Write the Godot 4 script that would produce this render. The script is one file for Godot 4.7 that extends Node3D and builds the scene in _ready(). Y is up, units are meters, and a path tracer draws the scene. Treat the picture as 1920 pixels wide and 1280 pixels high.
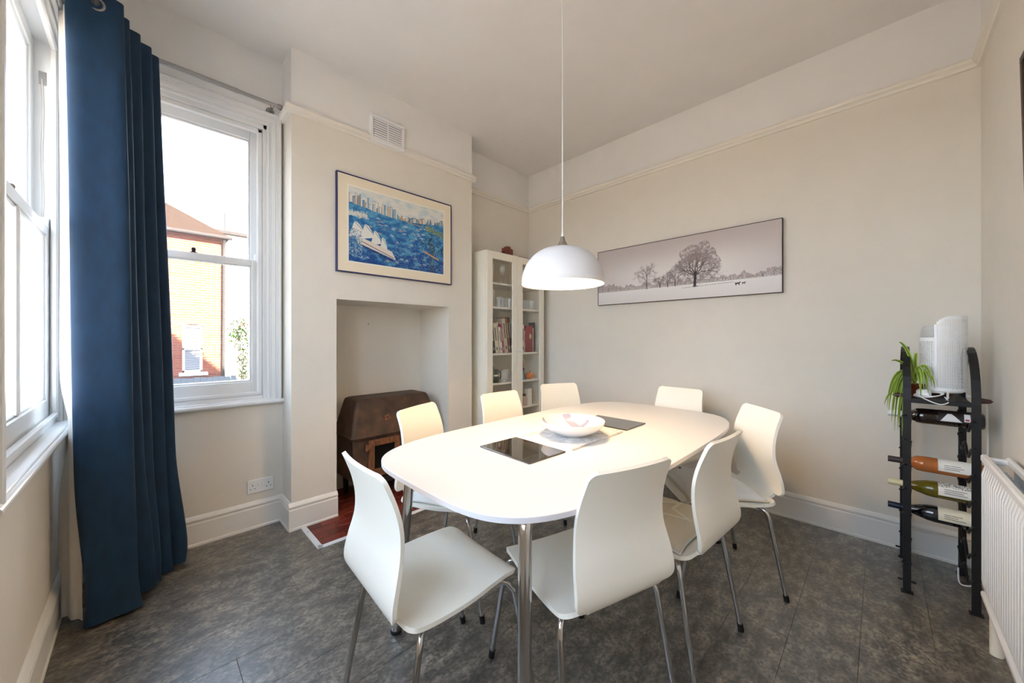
extends Node3D
# A dining room. Metres, y up, the camera stands at x = 0, z = 0. -z is the wall with the small window and the chimney breast.

const EYE := 1.21
const FOCAL := 689.38
const XF := -0.275   # front wall (large sash window)
const XB := 3.092    # back wall (panorama print)
const ZL := -2.832   # wall with the small window, alcove behind the cabinet
const ZC := -2.624   # front of the chimney breast
const ZR := 0.372    # right wall (radiator)
const CEIL := 3.05

var M := {}
var names := {}


# ---------------------------------------------------------------- mesh builder
class MB:
	var v := PackedVector3Array()
	var n := PackedVector3Array()
	var t := PackedVector2Array()
	var c := PackedColorArray()
	var tint = null

	func tri(a: Vector3, b: Vector3, d: Vector3, na: Vector3, nb: Vector3, nd: Vector3, ua := Vector2.ZERO, ub := Vector2.ZERO, ud := Vector2.ZERO) -> void:
		var g := (b - a).cross(d - a)
		if g.length_squared() < 1e-18:
			return
		if g.dot(na + nb + nd) > 0.0:
			v.append_array([a, d, b]); n.append_array([na, nd, nb]); t.append_array([ua, ud, ub])
		else:
			v.append_array([a, b, d]); n.append_array([na, nb, nd]); t.append_array([ua, ub, ud])
		if tint != null:
			c.append_array([tint, tint, tint])

	func flat(a: Vector3, b: Vector3, d: Vector3, out: Vector3) -> void:
		var g := (b - a).cross(d - a).normalized()
		if g.dot(out) < 0.0:
			g = -g
		tri(a, b, d, g, g, g)

	func quad(a: Vector3, b: Vector3, d: Vector3, e: Vector3, out: Vector3, uvs := [Vector2.ZERO, Vector2.ZERO, Vector2.ZERO, Vector2.ZERO]) -> void:
		var g := (b - a).cross(d - a)
		if g.length_squared() < 1e-18:
			g = (d - a).cross(e - a)
		g = g.normalized()
		if g.dot(out) < 0.0:
			g = -g
		tri(a, b, d, g, g, g, uvs[0], uvs[1], uvs[2])
		tri(a, d, e, g, g, g, uvs[0], uvs[2], uvs[3])

	# box from corner to corner, with bevelled edges
	func box(lo: Vector3, hi: Vector3, bevel := 0.0, at := Transform3D()) -> void:
		var m := (lo + hi) / 2.0
		var h := (hi - lo).abs() / 2.0
		var b := minf(bevel, minf(h.x, minf(h.y, h.z)) * 0.8)
		var i := h - Vector3(b, b, b)
		for ax in 3:
			var p := (ax + 1) % 3
			var q := (ax + 2) % 3
			for s in [-1.0, 1.0]:
				var o := Vector3.ZERO
				o[ax] = s
				var r := []
				for k in [[-1, -1], [1, -1], [1, 1], [-1, 1]]:
					var w := Vector3.ZERO
					w[ax] = s * h[ax]; w[p] = k[0] * i[p]; w[q] = k[1] * i[q]
					r.append(at * (m + w))
				quad(r[0], r[1], r[2], r[3], at.basis * o)
			if b > 0.0:
				for s1 in [-1.0, 1.0]:
					for s2 in [-1.0, 1.0]:
						var o2 := Vector3.ZERO
						o2[p] = s1; o2[q] = s2
						var r2 := []
						for k in [[-1.0, 0], [1.0, 0], [1.0, 1], [-1.0, 1]]:
							var w := Vector3.ZERO
							w[ax] = k[0] * i[ax]
							w[p] = s1 * (h[p] if k[1] == 0 else i[p])
							w[q] = s2 * (i[q] if k[1] == 0 else h[q])
							r2.append(at * (m + w))
						quad(r2[0], r2[1], r2[2], r2[3], at.basis * o2)
		if b > 0.0:
			for sx in [-1.0, 1.0]:
				for sy in [-1.0, 1.0]:
					for sz in [-1.0, 1.0]:
						var e := Vector3(sx, sy, sz)
						flat(at * (m + e * Vector3(h.x, i.y, i.z)), at * (m + e * Vector3(i.x, h.y, i.z)), at * (m + e * Vector3(i.x, i.y, h.z)), at.basis * e)

	# round tube along points, radius may vary
	func tube(pts: Array, r: float, seg := 8, r_end := -1.0, closed := false) -> void:
		var rings := []
		var norms := []
		var count := pts.size()
		var up := Vector3.UP
		var first: Vector3 = (pts[1] - pts[0]).normalized()
		if absf(first.dot(up)) > 0.9:
			up = Vector3.RIGHT
		var side := first.cross(up).normalized()
		for k in count:
			var a: Vector3 = pts[(k - 1 + count) % count] if closed else pts[maxi(k - 1, 0)]
			var b: Vector3 = pts[(k + 1) % count] if closed else pts[mini(k + 1, count - 1)]
			var d := (b - a).normalized()
			side = (side - d * side.dot(d)).normalized()
			var o := d.cross(side)
			var rr := r if r_end < 0.0 else lerpf(r, r_end, float(k) / (count - 1))
			var ring := []
			var nr := []
			for j in seg:
				var w := TAU * j / seg
				var dir := side * cos(w) + o * sin(w)
				ring.append(pts[k] + dir * rr)
				nr.append(dir)
			rings.append(ring); norms.append(nr)
		for k in (count if closed else count - 1):
			var k2 := (k + 1) % count
			for j in seg:
				var j2 := (j + 1) % seg
				tri(rings[k][j], rings[k2][j], rings[k2][j2], norms[k][j], norms[k2][j], norms[k2][j2])
				tri(rings[k][j], rings[k2][j2], rings[k][j2], norms[k][j], norms[k2][j2], norms[k][j2])
		if not closed:
			for e in [0, count - 1]:
				var d: Vector3 = (pts[0] - pts[1]) if e == 0 else (pts[count - 1] - pts[count - 2])
				for j in seg:
					flat(pts[e], rings[e][j], rings[e][(j + 1) % seg], d)

	# profile of Vector2(radius, height), outside to the right when going up
	func lathe(prof: Array, seg := 24, at := Transform3D(), soft := 0.75) -> void:
		var sn := []
		for k in prof.size() - 1:
			var d: Vector2 = prof[k + 1] - prof[k]
			sn.append(Vector2(d.y, -d.x).normalized())
		for k in prof.size() - 1:
			var n0: Vector2 = sn[k]
			var n1: Vector2 = sn[k]
			if k > 0 and sn[k].dot(sn[k - 1]) > soft:
				n0 = (sn[k] + sn[k - 1]).normalized()
			if k < sn.size() - 1 and sn[k].dot(sn[k + 1]) > soft:
				n1 = (sn[k] + sn[k + 1]).normalized()
			for j in seg:
				var w0 := TAU * j / seg
				var w1 := TAU * (j + 1) / seg
				var e0 := Vector3(cos(w0), 0, sin(w0))
				var e1 := Vector3(cos(w1), 0, sin(w1))
				var a: Vector3 = at * (e0 * prof[k].x + Vector3.UP * prof[k].y)
				var b: Vector3 = at * (e1 * prof[k].x + Vector3.UP * prof[k].y)
				var d2: Vector3 = at * (e1 * prof[k + 1].x + Vector3.UP * prof[k + 1].y)
				var e: Vector3 = at * (e0 * prof[k + 1].x + Vector3.UP * prof[k + 1].y)
				var na := at.basis * (e0 * n0.x + Vector3.UP * n0.y)
				var nb := at.basis * (e1 * n0.x + Vector3.UP * n0.y)
				var nc := at.basis * (e1 * n1.x + Vector3.UP * n1.y)
				var nd := at.basis * (e0 * n1.x + Vector3.UP * n1.y)
				var u0 := Vector2(0.5 + prof[k].x * e0.x, 0.5 + prof[k].x * e0.z)
				var u1 := Vector2(0.5 + prof[k].x * e1.x, 0.5 + prof[k].x * e1.z)
				var u2 := Vector2(0.5 + prof[k + 1].x * e1.x, 0.5 + prof[k + 1].x * e1.z)
				var u3 := Vector2(0.5 + prof[k + 1].x * e0.x, 0.5 + prof[k + 1].x * e0.z)
				tri(a, b, d2, na, nb, nc, u0, u1, u2)
				tri(a, d2, e, na, nc, nd, u0, u2, u3)

	func grid_normals(p: Array) -> Array:
		var out := []
		var w: int = p.size()
		var h: int = p[0].size()
		for i in w:
			var row := []
			for j in h:
				var du: Vector3 = p[mini(i + 1, w - 1)][j] - p[maxi(i - 1, 0)][j]
				var dv: Vector3 = p[i][mini(j + 1, h - 1)] - p[i][maxi(j - 1, 0)]
				var g := du.cross(dv)
				row.append(g.normalized() if g.length_squared() > 1e-16 else Vector3.UP)
			out.append(row)
		return out

	func grid(p: Array, flip := false, nn = null, uvs := false) -> void:
		var g: Array = nn if nn != null else grid_normals(p)
		var s := -1.0 if flip else 1.0
		var w: int = p.size() - 1
		var h: int = p[0].size() - 1
		for i in w:
			for j in h:
				var u := [Vector2.ZERO, Vector2.ZERO, Vector2.ZERO, Vector2.ZERO]
				if uvs:
					u = [Vector2(float(i) / w, float(j) / h), Vector2(float(i + 1) / w, float(j) / h), Vector2(float(i + 1) / w, float(j + 1) / h), Vector2(float(i) / w, float(j + 1) / h)]
				tri(p[i][j], p[i + 1][j], p[i + 1][j + 1], g[i][j] * s, g[i + 1][j] * s, g[i + 1][j + 1] * s, u[0], u[1], u[2])
				tri(p[i][j], p[i + 1][j + 1], p[i][j + 1], g[i][j] * s, g[i + 1][j + 1] * s, g[i][j + 1] * s, u[0], u[2], u[3])

	# a bent plate of even thickness
	func sheet(p: Array, thick: float, uvs := false) -> void:
		var g := grid_normals(p)
		var w: int = p.size()
		var h: int = p[0].size()
		var top := []
		var low := []
		for i in w:
			var a := []
			var b := []
			for j in h:
				a.append(p[i][j] + g[i][j] * thick / 2.0)
				b.append(p[i][j] - g[i][j] * thick / 2.0)
			top.append(a); low.append(b)
		grid(top, false, g, uvs)
		grid(low, true, g, uvs)
		for j in h - 1:
			for e in [0, w - 1]:
				var o: Vector3 = p[e][j] - p[1 if e == 0 else w - 2][j]
				quad(top[e][j], top[e][j + 1], low[e][j + 1], low[e][j], o)
		for i in w - 1:
			for e in [0, h - 1]:
				var o: Vector3 = p[i][e] - p[i][1 if e == 0 else h - 2]
				quad(top[i][e], top[i + 1][e], low[i + 1][e], low[i][e], o)

	# rings of equal count joined by walls; flat across, smooth around
	func loft(rings: Array, cap0 := true, cap1 := true, crisp := false) -> void:
		var mid := Vector3.ZERO
		for r in rings:
			for q in r:
				mid += q
		mid /= rings.size() * rings[0].size()
		for k in rings.size() - 1:
			var a: Array = rings[k]
			var b: Array = rings[k + 1]
			var m: int = a.size()
			var nr := []
			for j in m:
				var tg: Vector3 = a[(j + 1) % m] - a[(j - 1 + m) % m]
				var up: Vector3 = b[j] - a[j]
				var g := tg.cross(up).normalized()
				if g.dot(a[j] - mid) < 0.0 and absf(g.dot((a[j] - mid).normalized())) > 0.02:
					g = -g
				nr.append(g)
			for j in m:
				var j2 := (j + 1) % m
				if crisp:
					quad(a[j], a[j2], b[j2], b[j], (a[j] + a[j2]) / 2.0 - mid)
				else:
					tri(a[j], a[j2], b[j2], nr[j], nr[j2], nr[j2])
					tri(a[j], b[j2], b[j], nr[j], nr[j2], nr[j])
		for e in [0, 1]:
			if (e == 0 and cap0) or (e == 1 and cap1):
				var r: Array = rings[0] if e == 0 else rings[rings.size() - 1]
				var o: Vector3 = rings[0][0] - rings[1][0] if e == 0 else rings[rings.size() - 1][0] - rings[rings.size() - 2][0]
				var ce := Vector3.ZERO
				for q in r:
					ce += q
				ce /= r.size()
				o = ce - mid
				for j in r.size():
					flat(ce, r[j], r[(j + 1) % r.size()], o)

	func mesh() -> ArrayMesh:
		var a := []
		a.resize(Mesh.ARRAY_MAX)
		a[Mesh.ARRAY_VERTEX] = v
		a[Mesh.ARRAY_NORMAL] = n
		a[Mesh.ARRAY_TEX_UV] = t
		if tint != null and c.size() == v.size():
			a[Mesh.ARRAY_COLOR] = c
		var am := ArrayMesh.new()
		am.add_surface_from_arrays(Mesh.PRIMITIVE_TRIANGLES, a)
		return am


# ---------------------------------------------------------------- scene helpers
func numbered(called: String) -> String:
	names[called] = names.get(called, -1) + 1
	return called if names[called] == 0 else "%s_%03d" % [called, names[called]]

func part(called: String, mb: MB, m: Material, parent: Node) -> MeshInstance3D:
	return place(called, mb.mesh(), m, parent)

func place(called: String, me: Mesh, m: Material, parent: Node, at := Transform3D()) -> MeshInstance3D:
	var o := MeshInstance3D.new()
	o.name = numbered(called) if parent == self else called
	o.mesh = me
	o.material_override = m
	o.transform = at
	parent.add_child(o, true)
	return o

func thing(called: String, label: String, category: String, at := Vector3.ZERO, turn := 0.0, group := "") -> Node3D:
	var o := Node3D.new()
	o.name = numbered(called)
	add_child(o)
	o.position = at
	o.rotation.y = turn
	return tag(o, label, category, group)

func tag(o: Node3D, label: String, category: String, group := "", kind := "") -> Node3D:
	o.set_meta("label", label)
	o.set_meta("category", category)
	if group:
		o.set_meta("group", group)
	if kind:
		o.set_meta("kind", kind)
	return o

func frame_node(called: String, label: String, category: String) -> Node3D:
	var o := thing(called, label, category)
	o.set_meta("kind", "structure")
	return o

func noise_tex(freq: float, octaves: int, ramp: Array, size := 512, sd := 1, kind := FastNoiseLite.TYPE_SIMPLEX_SMOOTH) -> NoiseTexture2D:
	var f := FastNoiseLite.new()
	f.seed = sd
	f.noise_type = kind
	f.frequency = freq
	f.fractal_octaves = octaves
	f.fractal_gain = 0.55
	var t := NoiseTexture2D.new()
	t.width = size
	t.height = size
	t.seamless = true
	t.noise = f
	if ramp.size() > 0:
		var g := Gradient.new()
		var offs := PackedFloat32Array()
		var cols := PackedColorArray()
		for r in ramp:
			offs.append(r[0]); cols.append(r[1])
		g.offsets = offs
		g.colors = cols
		t.color_ramp = g
	return t

func mat(col: Color, rough := 0.6, metal := 0.0) -> StandardMaterial3D:
	var m := StandardMaterial3D.new()
	m.albedo_color = col
	m.roughness = rough
	m.metallic = metal
	return m

func tri_mat(col: Color, rough: float, tex: Texture2D, scale: Vector3, world := true) -> StandardMaterial3D:
	var m := mat(col, rough)
	m.albedo_texture = tex
	m.uv1_triplanar = true
	m.uv1_world_triplanar = world
	m.uv1_scale = scale
	return m

func rgb(r: int, g: int, b: int) -> Color:
	return Color(r / 255.0, g / 255.0, b / 255.0)

func arc_path(pts: Array, radius: float, steps := 5) -> Array:
	# polyline with its inner corners rounded
	var out := [pts[0]]
	for k in range(1, pts.size() - 1):
		var a: Vector3 = pts[k - 1] - pts[k]
		var b: Vector3 = pts[k + 1] - pts[k]
		var r := minf(radius, minf(a.length(), b.length()) * 0.49)
		var p0: Vector3 = pts[k] + a.normalized() * r
		var p1: Vector3 = pts[k] + b.normalized() * r
		for s in steps + 1:
			var w := float(s) / steps
			out.append(p0.lerp(pts[k], w).lerp(pts[k].lerp(p1, w), w))
	out.append(pts[pts.size() - 1])
	return out

func smooth_line(pts: Array, per := 6) -> Array:
	# Catmull-Rom through Vector2 or Vector3 points
	var out := []
	for k in pts.size() - 1:
		var p0 = pts[maxi(k - 1, 0)]
		var p1 = pts[k]
		var p2 = pts[k + 1]
		var p3 = pts[mini(k + 2, pts.size() - 1)]
		for s in per:
			out.append(p1.cubic_interpolate(p2, p0, p3, float(s) / per))
	out.append(pts[pts.size() - 1])
	return out


func _ready() -> void:
	setup_view()
	make_materials()
	build_shell()
	build_floor()
	build_trim()
	build_windows()
	build_outside()
	build_hearth()
	build_curtains()
	build_table()
	build_chairs()
	build_pendant()
	build_cabinet()
	build_pictures()
	build_rack()
	build_radiator()
	build_small_things()


func setup_view() -> void:
	var cam := Camera3D.new()
	cam.name = "camera"
	cam.near = 0.02
	cam.far = 200.0
	cam.projection = Camera3D.PROJECTION_FRUSTUM
	cam.size = 2.0 * cam.near * 640.0 / FOCAL
	cam.frustum_offset = Vector2(0, -5.5 / FOCAL * cam.near)
	cam.position = Vector3(0, EYE, 0)
	cam.rotation.y = -0.7845
	add_child(cam)
	cam.current = true

	var sky_mat := ProceduralSkyMaterial.new()
	sky_mat.sky_top_color = Color(0.76, 0.855, 0.975)
	sky_mat.sky_horizon_color = Color(0.90, 0.945, 0.99)
	sky_mat.sky_curve = 0.18
	sky_mat.ground_bottom_color = Color(0.42, 0.41, 0.40)
	sky_mat.ground_horizon_color = Color(0.62, 0.62, 0.62)
	var sky := Sky.new()
	sky.sky_material = sky_mat
	var env := Environment.new()
	env.background_mode = Environment.BG_SKY
	env.sky = sky
	env.tonemap_mode = Environment.TONE_MAPPER_LINEAR
	env.tonemap_exposure = 11.5
	env.sdfgi_enabled = true
	env.ssao_enabled = true
	env.ssil_enabled = true
	var we := WorldEnvironment.new()
	we.name = "world"
	we.environment = env
	add_child(we)

	var sun := DirectionalLight3D.new()
	sun.name = "sun"
	sun.light_color = Color(1.0, 0.955, 0.89)
	sun.light_energy = 5.6
	sun.light_angular_distance = 0.6
	sun.shadow_enabled = true
	sun.sky_mode = DirectionalLight3D.SKY_MODE_LIGHT_ONLY
	add_child(sun)
	sun.look_at_from_position(Vector3.ZERO, Vector3(-0.25, -0.6, -1.0))


func make_materials() -> void:
	var mottle := noise_tex(0.012, 4, [[0.0, Color(0.985, 0.983, 0.98)], [1.0, Color(1, 1, 1)]], 512, 3)
	M.wall = tri_mat(rgb(235, 228, 215), 0.88, mottle, Vector3(0.6, 0.6, 0.6))
	M.frieze = tri_mat(rgb(240, 238, 234), 0.9, mottle, Vector3(0.5, 0.5, 0.5))
	M.ceiling = tri_mat(rgb(243, 240, 236), 0.92, mottle, Vector3(0.4, 0.4, 0.4))
	M.trim = mat(rgb(240, 237, 230), 0.42)
	M.gloss = mat(rgb(243, 243, 241), 0.3)
	M.rail = mat(rgb(238, 232, 220), 0.45)
	M.chrome = mat(rgb(205, 203, 200), 0.13, 1.0)
	M.steel = mat(rgb(168, 166, 163), 0.3, 1.0)
	M.rubber = mat(rgb(22, 22, 23), 0.7)
	M.black_iron = mat(rgb(33, 32, 32), 0.45, 0.35)
	M.shell = mat(rgb(249, 244, 229), 0.36)
	M.white_board = mat(rgb(234, 231, 226), 0.3)
	M.edge_band = mat(rgb(226, 223, 224), 0.4)
	M.glass = mat(Color(1, 1, 1, 0.06), 0.02)
	M.glass.transparency = BaseMaterial3D.TRANSPARENCY_ALPHA
	M.thin_glass = mat(Color(0.9, 0.92, 0.9, 0.012), 0.01)
	M.thin_glass.transparency = BaseMaterial3D.TRANSPARENCY_ALPHA
	M.thin_glass.metallic_specular = 0.4
	M.clear = mat(Color(0.97, 1.0, 0.99, 0.10), 0.04)
	M.clear.transparency = BaseMaterial3D.TRANSPARENCY_ALPHA
	M.dark_glass = mat(rgb(50, 43, 33), 0.05)
	M.dark_glass.clearcoat_enabled = true
	M.dark_glass.clearcoat = 1.0
	M.dark_glass.clearcoat_roughness = 0.02
	M.white_plastic = mat(rgb(240, 240, 238), 0.35)
	M.dark_hole = mat(rgb(28, 27, 26), 0.8)
	M.velvet = tri_mat(rgb(5, 51, 80), 0.7, noise_tex(0.02, 4, [[0.0, Color(0.80, 0.82, 0.84)], [1.0, Color(1, 1, 1)]], 512, 11), Vector3(2.0, 0.7, 2.0), false)
	M.velvet.rim_enabled = true
	M.velvet.rim = 0.4
	M.velvet.rim_tint = 1.0
	M.lining = mat(rgb(236, 231, 222), 0.85)
	M.lining.backlight_enabled = true
	M.lining.backlight = Color(0.55, 0.54, 0.52)
	M.linen = tri_mat(rgb(245, 243, 238), 0.85, noise_tex(0.08, 3, [[0.0, Color(0.93, 0.93, 0.93)], [1.0, Color(1, 1, 1)]], 256, 5), Vector3(6, 6, 6), false)
	M.cream = tri_mat(rgb(238, 226, 200), 0.85, noise_tex(0.08, 3, [[0.0, Color(0.93, 0.93, 0.92)], [1.0, Color(1, 1, 1)]], 256, 6), Vector3(6, 6, 6), false)
	# floor: slate-look planks, coarse streaks along the planks times fine grain
	M.floor = tri_mat(Color(1, 1, 1), 0.46, noise_tex(0.012, 6, [[0.0, rgb(62, 58, 53)], [0.34, rgb(106, 99, 89)], [0.5, rgb(134, 125, 112)], [0.66, rgb(154, 144, 128)], [1.0, rgb(192, 178, 157)]], 1024, 21), Vector3(0.55, 0.8, 1.0))
	M.floor.metallic_specular = 0.72
	M.floor.clearcoat_enabled = true
	M.floor.clearcoat = 1.0
	M.floor.clearcoat_roughness = 0.34
	M.floor.detail_enabled = true
	M.floor.detail_blend_mode = BaseMaterial3D.BLEND_MODE_MUL
	M.floor.detail_uv_layer = BaseMaterial3D.DETAIL_UV_2
	M.floor.detail_albedo = noise_tex(0.09, 5, [[0.0, Color(0.30, 0.30, 0.31)], [0.38, Color(0.66, 0.66, 0.67)], [0.62, Color(0.90, 0.90, 0.90)], [1.0, Color(1, 1, 1)]], 1024, 22, FastNoiseLite.TYPE_VALUE)
	M.floor.uv2_triplanar = true
	M.floor.uv2_world_triplanar = true
	M.floor.uv2_scale = Vector3(1.0, 1.0, 1.35)
	M.floor.heightmap_enabled = true
	M.floor.heightmap_texture = noise_tex(0.06, 4, [], 1024, 23)
	M.floor.heightmap_scale = 0.07
	M.joint = mat(rgb(38, 36, 34), 0.8)
	M.iron = tri_mat(Color(1, 1, 1), 0.62, noise_tex(0.012, 5, [[0.0, rgb(62, 47, 38)], [0.5, rgb(82, 62, 49)], [0.72, rgb(92, 68, 51)], [1.0, rgb(128, 86, 56)]], 512, 31), Vector3(1.1, 1.1, 1.1))
	M.iron.metallic = 0.25
	M.rust = tri_mat(Color(1, 1, 1), 0.7, noise_tex(0.03, 4, [[0.0, rgb(76, 50, 34)], [0.5, rgb(126, 78, 48)], [1.0, rgb(160, 104, 64)]], 512, 32), Vector3(3.0, 1.0, 3.0))
	M.iron_dark = mat(rgb(30, 26, 23), 0.6, 0.2)
	M.sooty = mat(rgb(20, 19, 18), 0.12)
	for k in 4:
		M["quarry%d" % k] = tri_mat([rgb(134, 50, 38), rgb(146, 58, 42), rgb(122, 44, 36), rgb(152, 66, 46)][k], 0.42, noise_tex(0.03, 3, [[0.0, Color(0.72, 0.7, 0.7)], [1.0, Color(1, 1, 1)]], 256, 40), Vector3(4, 4, 4))
	M.grout = mat(rgb(120, 88, 76), 0.9)
	M.cabinet = mat(rgb(245, 238, 220), 0.45)
	M.cabinet_back = mat(rgb(242, 230, 202), 0.6)
	M.navy_frame = mat(rgb(28, 40, 96), 0.35)
	M.mount = mat(rgb(240, 226, 200), 0.8)
	M.leaf_green = mat(rgb(126, 160, 44), 0.5)
	M.leaf_green.vertex_color_use_as_albedo = true
	M.leaf_green.albedo_color = Color(1, 1, 1)
	M.leaf_green.backlight_enabled = true
	M.leaf_green.backlight = Color(0.35, 0.45, 0.12)
	M.wood_brown = mat(rgb(112, 44, 20), 0.5)
	M.ivory = mat(rgb(244, 238, 220), 0.4)


# ---------------------------------------------------------------- the setting
func shell_box(called: String, boxes: Array, m: Material, label: String, category := "wall") -> void:
	var mb := MB.new()
	for b in boxes:
		mb.box(Vector3(b[0], b[2], b[4]), Vector3(b[1], b[3], b[5]))
	var o := part(called, mb, m, self)
	tag(o, label, category, "", "structure")

func build_shell() -> void:
	var zo := ZL - 0.36
	var xo := XF - 0.33
	var xbo := XB + 0.3
	var zro := ZR + 0.3
	shell_box("wall_left", [
		[xo, -0.155, -0.1, CEIL, zo, ZL], [-0.155, 0.565, -0.1, 0.80, zo, ZL], [-0.155, 0.565, 2.60, CEIL, zo, ZL],
		[0.565, 0.926, -0.1, CEIL, zo, ZL], [0.926, 1.848, 1.481, CEIL, zo, ZL], [0.926, 1.848, -0.1, 1.481, zo, -3.085], [1.848, xbo, -0.1, CEIL, zo, ZL]],
		M.wall, "cream painted wall with the small sash window and alcove")
	shell_box("wall_chimney", [
		[0.653, 0.926, 0, CEIL, ZL, ZC], [1.848, 2.102, 0, CEIL, ZL, ZC], [0.926, 1.848, 1.481, CEIL, ZL, ZC]],
		M.wall, "cream chimney breast with a square fireplace recess")
	shell_box("wall_front", [
		[xo, XF, -0.1, CEIL, ZL, -2.74], [xo, XF, -0.1, 0.80, -2.74, -1.56], [xo, XF, 2.60, CEIL, -2.74, -1.56], [xo, XF, -0.1, CEIL, -1.56, -1.24], [xo, XF, -0.1, 0.80, -1.24, -0.06], [xo, XF, 2.60, CEIL, -1.24, -0.06], [xo, XF, -0.1, CEIL, -0.06, zro]],
		M.wall, "cream painted wall with the large sash window beside the curtain")
	shell_box("wall_back", [[XB, xbo, -0.1, CEIL, ZL, zro]], M.wall, "long cream wall carrying the winter tree print")
	shell_box("wall_right", [[XF, XB, -0.1, CEIL, ZR, zro]], M.wall, "pale wall behind the white radiator and wine rack")
	shell_box("ceiling", [[xo, xbo, CEIL, CEIL + 0.2, zo, zro]], M.ceiling, "flat white painted ceiling", "ceiling")
	# painted band above the picture rail: a skim of white paint 2 mm proud
	shell_box("trim_1", [
		[0.651, 2.104, 2.64, CEIL, ZC, ZC + 0.002], [0.651, 0.653, 2.64, CEIL, ZL, ZC + 0.002], [2.102, 2.104, 2.64, CEIL, ZL, ZC + 0.002],
		[2.104, XB, 2.64, CEIL, ZL, ZL + 0.002], [XB - 0.002, XB, 2.64, CEIL, ZL, ZR], [XF, XB, 2.64, CEIL, ZR - 0.002, ZR], [XF, 0.651, 2.75, CEIL, ZL, ZL + 0.002]],
		M.frieze, "white painted band of wall between picture rail and ceiling", "frieze")
	# the storey and gable above, which shade the lower wall of the house opposite
	var g := MB.new()
	var gp := [Vector2(-0.6, CEIL + 0.2), Vector2(9.5, CEIL + 0.2), Vector2(6.9, 4.55), Vector2(2.3, 9.3), Vector2(-0.6, 6.4)]
	var r0 := []
	var r1 := []
	for q in gp:
		r0.append(Vector3(q.x, q.y, zo)); r1.append(Vector3(q.x, q.y, 6.0))
	g.loft([r0, r1], true, true, true)
	var up := part("wall_upper", g, M.wall, self)
	tag(up, "upper storey and gable of the house over this room", "wall", "", "structure")

func build_floor() -> void:
	var f := frame_node("floor", "slate grey plank flooring with mottled stone grain", "floor")
	var base := MB.new()
	base.box(Vector3(XF - 0.3, -0.12, ZL - 0.3), Vector3(XB + 0.2, -0.004, ZR + 0.2))
	part("subfloor", base, M.joint, f)
	var pitch := 0.2075
	var length := 1.22
	var row := 0
	var z := 0.15 + pitch
	var variants := {}
	while z > ZL:
		var z1 := minf(z, ZR)
		var z0 := maxf(z - pitch, ZL)
		var x := XF - fposmod(row * 0.47 + 0.13, length)
		while x < XB:
			var a := maxf(x, XF)
			var b := minf(x + length, XB)
			# the fireplace and the chimney breast interrupt the planks
			var spans := [[a, b, z0, z1]]
			if z0 < -2.28:
				spans = []
				if a < 0.705:
					spans.append([a, minf(b, 0.705), z0, z1])
				if b > 2.06:
					spans.append([maxf(a, 2.06), b, z0, z1])
				if z1 > -2.28 and b > 0.705 and a < 2.06:
					spans.append([maxf(a, 0.705), minf(b, 2.06), -2.28, z1])
			for s in spans:
				if s[1] - s[0] > 0.01 and s[3] - s[2] > 0.005:
					var key := "%.3f_%.3f" % [s[1] - s[0], s[3] - s[2]]
					if not variants.has(key):
						var mb := MB.new()
						mb.box(Vector3(0.0004, -0.006, 0.0004), Vector3(s[1] - s[0] - 0.0004, 0, s[3] - s[2] - 0.0004), 0.0007)
						variants[key] = mb.mesh()
					place("plank", variants[key], M.floor, f, Transform3D(Basis(), Vector3(s[0], 0, s[2])))
			x += length
		z -= pitch
		row += 1

func run_profile(mb: MB, prof: Array, a: Vector3, b: Vector3, out: Vector3) -> void:
	# a moulding: profile of Vector2(out from the wall, height) carried from a to b
	for k in prof.size() - 1:
		var p0: Vector3 = out * prof[k].x + Vector3.UP * prof[k].y
		var p1: Vector3 = out * prof[k + 1].x + Vector3.UP * prof[k + 1].y
		var d := (b - a).normalized()
		var g := d.cross(p1 - p0).normalized()
		if g.dot(out + Vector3.UP * 0.3) < 0.0 and prof[k + 1].y >= prof[k].y:
			g = -g
		mb.quad(a + p0, b + p0, b + p1, a + p1, g)
	for e in [a, b]:
		var s: Vector3 = (a - b) if e == a else (b - a)
		var base: Vector3 = e
		for k in range(0, prof.size() - 1):
			mb.quad(base + Vector3.UP * prof[k].y, base + out * prof[k].x + Vector3.UP * prof[k].y, base + out * prof[k + 1].x + Vector3.UP * prof[k + 1].y, base + Vector3.UP * prof[k + 1].y, s)

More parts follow.
